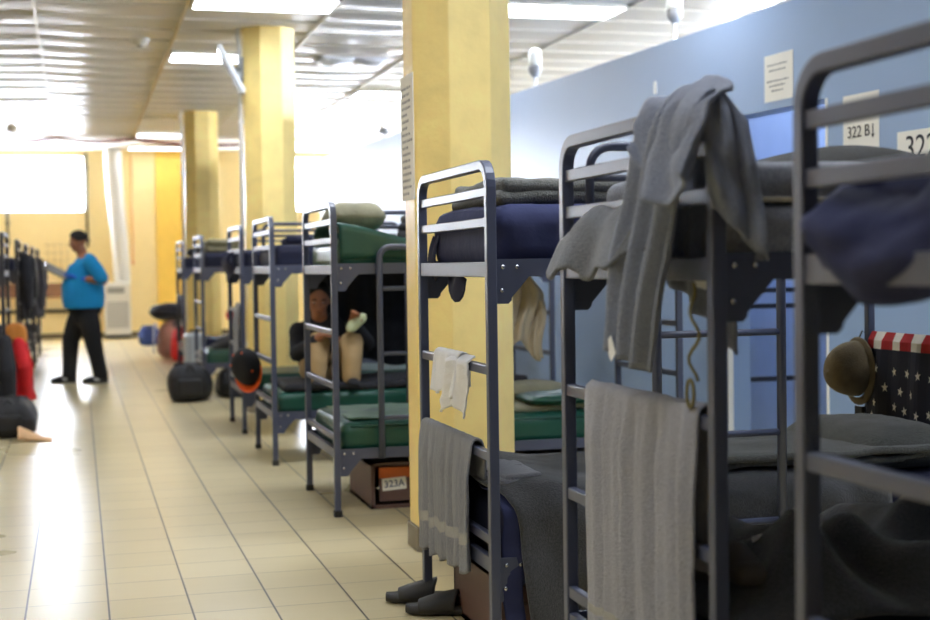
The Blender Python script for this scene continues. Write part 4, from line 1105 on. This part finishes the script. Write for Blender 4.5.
# ------------------------------------------------------------------ slides
def slide(c, rz, lb, seed):
    R = Matrix.Rotation(rz, 3, 'Z'); c = Vector(c)
    def hw(x): # half width along the sole, toe at -x
        t = (x + .14) / .28
        return lerp_list([(0, .022), (.08, .040), (.3, .050), (.6, .040), (.85, .037), (.96, .026), (1, .012)], t)
    mb = MB()
    def side(u, v):
        x = -.14 + .28 * u; a = 2 * PI * v; w = hw(x)
        return c + R @ Vector((x, w * math.cos(a) * 1.05, .020 + .019 * max(-1, min(1, 1.3 * math.sin(a))) + (.006 * sstep(.12, .0, u)) - .006 * (math.sin(a) > 0) * sstep(.16, 0, u) - .004 * (math.sin(a) > 0) * (1 - abs(math.cos(a)))))
    mb.sheet(28, 20, side)
    for e in (0, 1): mb.add([side(e, k / 20) for k in range(20)], [tuple(range(20))])
    o = tag(mb.build('slide_sandal', M['slide'], origin=c), lb, 'sandal', 'black slides on the floor')
    def strap(u, v):
        x = -.085 + .13 * u; a = PI * v; w = hw(x) * 1.08
        h = .030 + .060 * u - .018 * u * u
        return c + R @ Vector((x + .02 * math.sin(a) * (u - .3), -w * math.cos(a), .020 + h * math.sin(a) ** .75))
    mb = MB(); mb.sheet(14, 20, strap); wpart(mb, 'strap', M['slide'], o, solid=.010)
slide((1.255, 5.245, 0), -.30, 'black slide on the floor under the grey towel, farther one of the pair', 1)
slide((1.285, 5.035, 0), -.38, 'black slide on the floor under the grey towel, nearer one of the pair', 2)

# hanging cream garment inside the green bunk
mb = MB()
def garment(u, v):
    w = .10 + .03 * v + .02 * math.sin(v * 7); x = 2.39 + w * (2 * u - 1) * (1 - .45 * (1 - sstep(0, .25, v))) + .04 * v * 0 + .02 * math.sin(v * 5)
    return (x - .02 * v, 7.50 + .025 * math.sin(u * 13 + v * 4) + .01 * math.sin(u * 29), 1.245 - v * (.43 + .06 * math.sin(u * 8)))
mb.sheet(26, 30, garment)
g = tag(mb.build('hanging_shirt', M['creamcloth'], origin=(2.39, 7.5, 1.245), solid=.008), 'cream shirt hanging from the upper deck inside the green bunk beside the pillar', 'shirt')
mb = MB(); mb.sheet(10, 16, lambda u, v: (2.47 + .05 * u + .015 * math.sin(v * 6), 7.485 + .02 * math.sin(u * 9), 1.10 - v * .33)); wpart(mb, 'sleeve', M['creamcloth'], g, solid=.008)

# ------------------------------------------------------------------ bags and luggage
def duffel(c, h, lb, m, seed=0, cat='duffel bag', rz=0, name='duffel_bag'):
    r = empty(name, c, rz, lb, cat)
    def fn(p):
        k = 1 - .16 * (p.z / h[2]) * (1 if p.z > 0 else .2)
        return Vector((p.x * k, p.y * k, p.z - .05 * h[2] * (p.z > 0) * (p.x / h[0]) ** 2)) + Vector((1, 1, .6)) * .018 * fbm(p.x * 5 + seed, p.y * 5, p.z * 5)
    mb = MB(); mb.rbox((0, 0, h[2]), h, min(h) * .62, 20, fn); mb.build('body', m, r)
    mb = MB(); mb.tube([(-h[0] * .7, 0, h[2] * 1.96), (-h[0] * .3, 0, h[2] * 2.0), (h[0] * .3, 0, h[2] * 2.0), (h[0] * .7, 0, h[2] * 1.96)], .010, 6); mb.build('zipper', M['dark'], r)
    for s in (-1, 1):
        mb = MB(); P = []
        for k in range(15):
            t = k / 14; P.append((-h[0] * .42 + h[0] * .84 * t, s * h[1] * (.98 - .25 * math.sin(PI * t)), h[2] * (.7 + 1.25 * math.sin(PI * t))))
        mb.tube(P, (.016), 6); mb.build('handle', M['dark'], r)
    mb = MB(); mb.rbox((-h[0] * .05, -h[1] * .98, h[2] * .8), (h[0] * .55, .03, h[2] * .45), .025, 8); mb.build('front_pocket', m, r)
    return r
duffel((1.03, 14.02, 0), (.21, .19, .185), 'black duffel bag on the floor in front of the bunk with the olive bedroll', M['bagblack'], 2)
duffel((1.62, 14.35, 0), (.30, .19, .15), 'second black bag pushed under the bunk behind the duffel bag', M['bagblack'], 5, 'bag')
# grey suitcase with handle
r = empty('suitcase', (1.30, 16.75, 0), 0, 'grey hard suitcase standing upright beside the last bunk of the right row', 'suitcase')
mb = MB(); mb.rbox((0, 0, .30), (.12, .19, .25), .05, 14); mb.build('shell', M['suit'], r)
for x in (-.07, 0, .07):
    mb = MB(); mb.box(x - .008, x + .008, -.196, -.186, .1, .5); mb.build('rib', M['grille'], r)
for x in (-.08, .08):
    for y in (-.14, .14):
        mb = MB(); mb.tube([(x - .012, y, .026), (x + .012, y, .026)], .026, 12); mb.build('wheel', M['dark'], r)
mb = MB(); mb.tube([(-.05, 0, .54), (-.05, 0, .575), (.05, 0, .575), (.05, 0, .54)], .012, 8); mb.build('handle', M['dark'], r)
# distant pile
duffel((1.36, 21.0, 0), (.26, .30, .275), 'rose brown bag on the floor far down the aisle under the dark bag', M['rose'], 4, 'bag', name='soft_bag')
duffel((1.42, 20.1, 0), (.19, .22, .245), 'red bag on the floor between the rose brown bag and the grey suitcase', M['red'], 6, 'bag', name='soft_bag')
pill(1.32, 21.1, .675, .33, .32, .12, M['darkcloth'], 'dark stuffed bag lying on top of the rose brown bag', 12, name='stuffed_bag', cat='bag', amp=.04)
towel(21.05, 20.75, 1.07, .50, .42, .05, M['towel_lt'], 'pale towel draped down the side of the rose brown bag', 15, 2, .01, .05, n=(12, 14))
r = duffel((1.14, 24.6, 0), (.17, .18, .17), 'blue and black backpack on the floor near the far wall', M['bluebag'], 8, 'backpack', name='backpack')
pill(1.45, 20.1, .53, .10, .14, .05, M['white'], 'white cloth bundle on top of the red bag', 14, name='cloth_bundle', cat='cloth bundle')

# portable air conditioner and its duct
r = empty('air_conditioner', (.705, 27.45, 0), 0, 'white floor air conditioner with a long duct rising to the ceiling by the far wall', 'air conditioner')
mb = MB(); mb.rbox((0, 0, .57), (.245, .2, .50), .03, 12); mb.build('body', M['offwhite'], r)
mb = MB(); mb.box(-.22, .22, -.19, .19, .02, .09); mb.build('base', M['dark'], r)
mb = MB()
for k in range(10): mb.box(-.20, .20, -.206, -.198, .22 + k * .05, .245 + k * .05)
mb.build('grille', M['grille'], r)
mb = MB(); mb.box(-.19, .13, -.207, -.197, .86, .98); mb.build('control_panel', M['grille'], r)
mb = MB(); P = []; Rr = []
for k in range(121):
    t = k / 120; P.append((.10 - .13 * sstep(0, 1, t), .08, 1.05 + 2.55 * t)); Rr.append(.155 + .012 * math.sin(k * PI / 1.0 * .5 * 2) + (.012 if k % 4 < 2 else 0))
mb.tube(P, Rr, 18); mb.build('duct', M['white'], r)

# ------------------------------------------------------------------ people
def hand(mb, wrist, fwd, palm_n, s=1.0, curl=.5, side=1):
    """palm plus five bent fingers; fwd: pointing direction, palm_n: out of the palm"""
    f = Vector(fwd).normalized(); n = Vector(palm_n); n = (n - f * n.dot(f)).normalized(); l = f.cross(n) * side
    w = Vector(wrist)
    mb.capsule([w, w + f * .045 * s, w + f * .085 * s], [(.018 * s, .026 * s), (.017 * s, .036 * s), (.014 * s, .036 * s)], 12, up=n)
    for k, (o, L) in enumerate(((-.030, .072), (-.010, .082), (.010, .076), (.029, .060))):
        a = w + f * .085 * s + l * o * s; P = [a - f * .02 * s, a]; d = f.copy()
        for q in range(3):
            d = (d * math.cos(curl * (.7 + .3 * q)) + n * math.sin(curl * (.7 + .3 * q))).normalized(); a = a + d * L / 3 * s; P.append(a)
        mb.capsule(P, [.0095 * s, .0095 * s, .009 * s, .0085 * s, .0075 * s], 8)
    a = w + f * .025 * s - l * .030 * s; d = (f * .6 - l * .8 + n * .25).normalized()
    b = a + d * .035 * s; d2 = (f * .9 - l * .2 + n * .4).normalized()
    mb.capsule([a, b, b + d2 * .03 * s, b + d2 * .055 * s], [.014 * s, .0115 * s, .0105 * s, .009 * s], 8)

def head(mb, c, face, up, s=1.0):
    """skull, jaw, nose, brow, lips, ears in one blob; face direction, up direction"""
    f = Vector(face).normalized(); u = Vector(up); u = (u - f * u.dot(f)).normalized(); l = u.cross(f)
    R = Matrix((f, l, u)).transposed(); c = Vector(c)
    def E(p, r): mb.ell(c + R @ Vector(p) * s, [a * s for a in r], 16, 10, 0, R)
    E((-.012, 0, .030), (.098, .076, .090)); E((.020, 0, -.035), (.070, .062, .075)); E((.045, 0, -.078), (.042, .042, .034))
    E((.070, 0, .022), (.022, .050, .014)); E((.095, 0, -.022), (.020, .014, .014)); E((.088, 0, .002), (.012, .010, .026))
    E((.082, 0, -.055), (.012, .026, .007)); E((.080, 0, -.067), (.012, .022, .008))
    for q in (-1, 1):
        E((.062, q * .042, -.020), (.026, .020, .020)); E((-.008, q * .078, -.008), (.020, .009, .030)); E((-.004, q * .080, -.024), (.012, .010, .012))
    return c, R
def eyes(root, c, R, s=1.0):
    for q in (-1, 1):
        mb = MB(); mb.ell(c + R @ Vector((.076, q * .032, .002)) * s, (.010 * s, .012 * s, .005 * s), 10, 8, 0, R); e = mb.build('eye', M['eye'], root)
        mb = MB(); mb.ell(c + R @ Vector((.0845, q * .032, .002)) * s, (.004 * s, .006 * s, .006 * s), 8, 6, 0, R); mb.build('pupil', M['black'], e)
        mb = MB(); mb.tube([c + R @ Vector((.086, q * (.018 + .010 * k), .022 + .004 * math.sin(k))) * s for k in range(4)], .0045 * s, 6); mb.build('eyebrow', M['hair'], root)
    mb = MB(); mb.ell(c + R @ Vector((.090, 0, -.061)) * s, (.005 * s, .022 * s, .005 * s), 10, 6, 0, R); mb.build('lips', M['lip'], root)
def hair(root, c, R, s=1.0, low=-.035):
    mb = MB()
    def fn(u, v):
        a = 2 * PI * u; t = (PI * .60) * v
        fr = math.cos(a)
        tm = t * (1 - .55 * max(0, fr) ** 1.5)
        return c + R @ (Vector((-.012 + .106 * math.sin(tm) * math.cos(a), .084 * math.sin(tm) * math.sin(a), .032 + .098 * math.cos(tm))) * s * (1 + .02 * nz(a * 3, t * 5)))
    mb.sheet(40, 18, fn); mb.build('hair', M['hair'], root, solid=.010 * s)

# standing man with the clipboard
man = empty('person', (0, 16.8, 0), 0, 'man standing in the aisle in blue shirt, black trousers and blue gloves, reading a clipboard', 'person')
hc = (.005, 0, 1.635); fdir = (-.97, -.05, -.22); udir = (-.22, 0, .97)
body = MB()
c_, R_ = head(body, hc, fdir, udir, .98)
body.capsule([(.055, 0, 1.46), (.03, 0, 1.56)], [.062, .058], 14)
body.capsule([(.08, 0, .95), (.055, 0, 1.10), (.06, 0, 1.28), (.075, 0, 1.40)], [(.16, .15), (.19, .165), (.165, .17), (.10, .165)], 18, up=(1, 0, 0))
legN = [(.09, -.08, .84), (.15, -.10, .48), (.225, -.11, .10)]; legF = [(.02, .08, .84), (-.10, .10, .50), (-.125, .10, .10)]
for L in (legN, legF): body.capsule(L, [.10, .065, .045], 14)
armN = [(.155, -.205, 1.385), (.275, -.245, 1.175), (.005, -.16, 1.215)]; armF = [(.09, .205, 1.40), (.17, .235, 1.17), (-.09, .10, 1.235)]
for A in (armN, armF): body.capsule([A[0], ((Vector(A[0]) + Vector(A[1])) / 2), A[1]], [.058, .05, .043], 12); body.capsule([A[1], (Vector(A[1]) + Vector(A[2])) / 2, A[2]], [.045, .042, .03], 12)
hand(body, armN[2], (-1, .22, .05), (.1, .2, 1), 1, .35, 1); hand(body, armF[2], (-1, -.15, .15), (.1, -.2, 1), 1, .35, -1)
body.build('body', M['skin'], man, remesh=.009, smooth=3)
eyes(man, c_, R_, .98); hair(man, c_, R_, .98)
sh = MB()
sh.tube([(.055, 0, .865), (.055, 0, .92), (.05, 0, 1.00), (.048, 0, 1.10), (.062, 0, 1.22), (.078, 0, 1.32), (.085, 0, 1.39), (.072, 0, 1.44), (.058, 0, 1.475)], [(.222, .205), (.232, .21), (.242, .212), (.238, .21), (.222, .21), (.19, .21), (.155, .20), (.118, .16), (.082, .09)], 24, up=(1, 0, 0))
for A in (armN, armF):
    a, b = Vector(A[0]), Vector(A[1]); sh.capsule([a + Vector((-.02, 0, .01)), a.lerp(b, .4), a.lerp(b, .80)], [.082, .086, .084], 14)
sh.build('shirt', M['shirt'], man, remesh=.010, smooth=4)
tr = MB()
tr.capsule([(.065, 0, .95), (.06, 0, .84), (.06, 0, .78)], [(.19, .175), (.19, .18), (.15, .16)], 18, up=(1, 0, 0))
for L, w in ((legN, 1), (legF, 1)):
    a, b, d = map(Vector, L); tr.capsule([a, a.lerp(b, .5), b, b.lerp(d, .5), d + Vector((0, 0, .0))], [.115, .118, .100, .088, .084], 16)
tr.build('trousers', M['trouser'], man, remesh=.011, smooth=3)
for A, fw, pn, sd in ((armN, (-1, .22, .05), (.1, .2, 1), 1), (armF, (-1, -.15, .15), (.1, -.2, 1), -1)):
    g = MB(); hand(g, A[2], fw, pn, 1.12, .35, sd); d = (Vector(A[1]) - Vector(A[2])).normalized(); g.capsule([Vector(A[2]), Vector(A[2]) + d * .06], [.036, .042], 12)
    g.build('glove', M['glove'], man, remesh=.006, smooth=1)
for (x, y) in ((.205, -.115), (-.145, .10)):
    g = MB()
    g.capsule([(x + .06, y, .055), (x - .02, y, .05), (x - .12, y, .04), (x - .165, y, .035)], [(.05, .045), (.045, .046), (.034, .045), (.024, .034)], 14)
    g.capsule([(x + .03, y, .06), (x + .02, y, .11)], [.052, .05], 12)
    s_ = g.build('shoe', M['shoe'], man, remesh=.007, smooth=2)
    g = MB(); g.rbox((x - .045, y, .012), (.145, .048, .012), .010, 10, lambda p: (p.x, p.y * (1 - .2 * abs(p.x / .145) ** 3), p.z)); g.build('sole', M['black'], s_)
    g = MB(); P = [(x + .055, y - .046, .085), (x + .01, y - .050, .055), (x - .035, y - .050, .045), (x - .06, y - .046, .058)]
    g.tube(P, [(.004, .010), (.004, .016), (.004, .013), (.004, .004)], 8, up=(0, 1, 0)); g.build('side_mark', M['shoewhite'], s_)
# clipboard held in both hands
cb = tag(empty('clipboard', (man.location.x - .235, 16.78, 1.295)), 'dark clipboard held by the standing man', 'clipboard')
ax = Vector((-.136, 0, .072)); wv = Vector((0, .108, .045)); nrm = wv.cross(ax).normalized(); nrm = nrm if nrm.z > 0 else -nrm
mb = MB(); mb.obox((0, 0, 0), ax, wv, nrm * .005); mb.build('board', M['board'], cb, bevel=.002)
mb = MB(); mb.obox(nrm * .007 + ax * -.05, ax * .88, wv * .9, nrm * .0015); mb.build('sheet', M['grille'], cb)
mb = MB(); mb.obox(nrm * .014 + ax * .86, ax * .10, wv * .45, nrm * .009); mb.build('clip', M['bolt'], cb)

# seated person on the bunk beyond the green one
pz = empty('person', (1.66, 9.62, .49), 0, 'person in dark top and tan trousers sitting with raised knees on a lower bunk', 'person')
b = MB(); c2, R2 = head(b, (-.075, -.06, .585), (-.1, -.95, -.25), (0, -.22, .97), .98)
b.capsule([(-.05, .02, .42), (-.07, -.03, .52)], [.058, .055], 12)
b.capsule([(0, .14, .12), (-.02, .10, .27), (-.04, .04, .38)], [(.12, .16), (.12, .165), (.09, .15)], 16, up=(0, 1, 0))
kn = [[(-.09, .10, .10), (-.115, -.26, .30), (-.135, -.30, -.0 + .06)], [(.09, .10, .10), (.115, -.27, .30), (.10, -.31, .06)]]
for L in kn: b.capsule(L, [.085, .06, .045], 12)
am = [[(-.20, .05, .37), (-.235, -.12, .22), (-.10, -.30, .35)], [(.16, .05, .37), (.25, -.14, .28), (.115, -.30, .44)]]
for A in am: b.capsule(A, [.05, .042, .03], 12)
hand(b, am[0][2], (.8, -.4, .1), (0, -.2, -1), .95, .5, 1); hand(b, am[1][2], (.1, -.5, .5), (-.3, -1, .2), .95, .6, -1)
b.build('body', M['skin'], pz, remesh=.010, smooth=3); eyes(pz, c2, R2, .98); hair(pz, c2, R2, .98)
g = MB(); g.capsule([(0, .14, .10), (-.02, .10, .26), (-.04, .04, .39)], [(.145, .185), (.14, .19), (.10, .165)], 18, up=(0, 1, 0))
for A in am: a, k, e = map(Vector, A); g.capsule([a, k, k.lerp(e, .75)], [.065, .058, .046], 12)
g.build('top', M['darkcloth'], pz, remesh=.011, smooth=3)
g = MB(); g.capsule([(0, .16, .10), (0, .06, .10)], [(.12, .18), (.11, .17)], 16, up=(0, 0, 1))
for L in kn: a, k, e = map(Vector, L); g.capsule([a, a.lerp(k, .5), k, k.lerp(e, .5), e], [.105, .095, .082, .072, .064], 14)
g.build('trousers', M['khaki'], pz, remesh=.011, smooth=3)
for L in kn:
    e = Vector(L[2]); g = MB(); g.capsule([e + Vector((0, .05, -.02)), e + Vector((0, -.08, -.025)), e + Vector((0, -.13, -.03))], [(.032, .04), (.03, .042), (.02, .035)], 12); g.build('sock', M['darkcloth'], pz, remesh=.008, smooth=2)
pill(1.795, 9.285, .925, .085, .05, .035, M['palegreen'], 'pale green cloth bundle held by the seated person', 16, name='cloth_bundle', cat='cloth bundle', tilt=-.75)

# ------------------------------------------------------------------ clothes and bags of the left row
def coat(x, y, zt, L, w, m, lb, seed=0, name='hanging_jacket', cat='jacket', out=.10, hood=None, sleeve=True):
    """a jacket hung against the aisle end of a left bunk, bulging into the aisle"""
    r = empty(name, (x, y, zt - L), 0, lb, cat, 'clothes hung on the left bunks')
    def fn(u, v):
        a = 2 * PI * u; t = v
        wy = w * lerp_list([(0, .16), (.15, .5), (.5, .8), (1, 1.0)], t); wx = out * lerp_list([(0, .2), (.15, .55), (.6, .95), (1, 1.2)], t)
        f = 1 + .17 * math.sin(a * 7 + 3 * nz(t * 3, seed)) * t + .10 * nz(math.cos(a) * 2, math.sin(a) * 2 + seed, t * 4)
        return (wx * math.cos(a) * f, wy * math.sin(a) * f, L * (1 - t) + .03 * math.sin(a * 3 + seed) * t)
    mb = MB(); mb.sheet(40, 22, fn); mb.build('body', m, r, solid=.008)
    if sleeve:
        for s in (-1, 1):
            mb = MB(); mb.capsule([(out * .5, s * w * .62, L * .9), (out * .8, s * w * .95, L * .55), (out * .9, s * w * .8, L * .18)], [.055, .06, .05], 12); mb.build('sleeve', m, r, remesh=.012, smooth=2)
    if hood:
        mb = MB(); mb.rbox((out * .3, 0, L * 1.02), (.09, .14, .10), .07, 10, lambda p: Vector(p) * (1 + .15 * nz(p.x * 9, p.y * 9, p.z * 9))); mb.build('hood', hood, r)
    return r
coat(-.585, 13.05, .73, .60, .28, M['red'], 'red jacket with a rust coloured hood hanging at the left edge', 1, hood=M['orangehood'], out=.14)
coat(-.65, 12.35, .78, .66, .22, M['darkcloth'], 'black jacket hanging in front of the red jacket at the left edge', 2, out=.08)
coat(-.575, 16.0, 1.52, .72, .24, M['darkcloth'], 'long dark coat hanging on the second left bunk', 4, out=.05)
coat(-.575, 18.0, 1.50, .60, .20, M['bagblack'], 'black coat hanging on the third left bunk', 5, out=.05)
coat(-.55, 20.5, 1.52, .85, .30, mat('slate_cloth', (74, 74, 84), .85, var=.1), 'slate grey coat hanging on the fourth left bunk', 6, out=.06)
coat(-.56, 22.9, 1.45, .5, .2, M['darkcloth'], 'dark coat hanging on the last left bunk', 7, out=.05)
duffel((-.55, 11.68, 0), (.20, .28, .15), 'black bag on the floor at the left edge under the black jacket', M['bagblack'], 12, 'bag', name='soft_bag')
def tanfn(u, v):
    x = -.47 + .25 * u; y = 11.12 + .28 * v
    return (x, y + .05 * math.sin(u * 4), .006 + .10 * (1 - u) ** 1.4 * math.sin(PI * min(1, v * 1.1 + .02)) ** .6 * (1 + .4 * nz(u * 5, v * 6)))
mb = MB(); mb.sheet(24, 24, tanfn)
tag(mb.build('tan_garment', M['tan'], origin=(-.28, 11.25, 0), solid=.008), 'tan cloth crumpled on the floor beside the black bag at the left edge', 'cloth')

# ------------------------------------------------------------------ light
W = bpy.data.worlds.new('world'); S.world = W; W.use_nodes = True
bg = W.node_tree.nodes['Background']; bg.inputs['Color'].default_value = lin((232, 240, 255)); bg.inputs['Strength'].default_value = 40.0
S.view_settings.view_transform = 'Standard'; S.view_settings.look = 'None'; S.view_settings.gamma = 1; S.view_settings.use_curve_mapping = False
S.view_settings.exposure = 0.45
S.cycles.use_denoising = True; S.cycles.use_adaptive_sampling = False
S.cycles.max_bounces = 10; S.cycles.diffuse_bounces = 5; S.cycles.glossy_bounces = 4
S.cycles.sample_clamp_indirect = 6
S.cycles.caustics_reflective = False; S.cycles.caustics_refractive = False
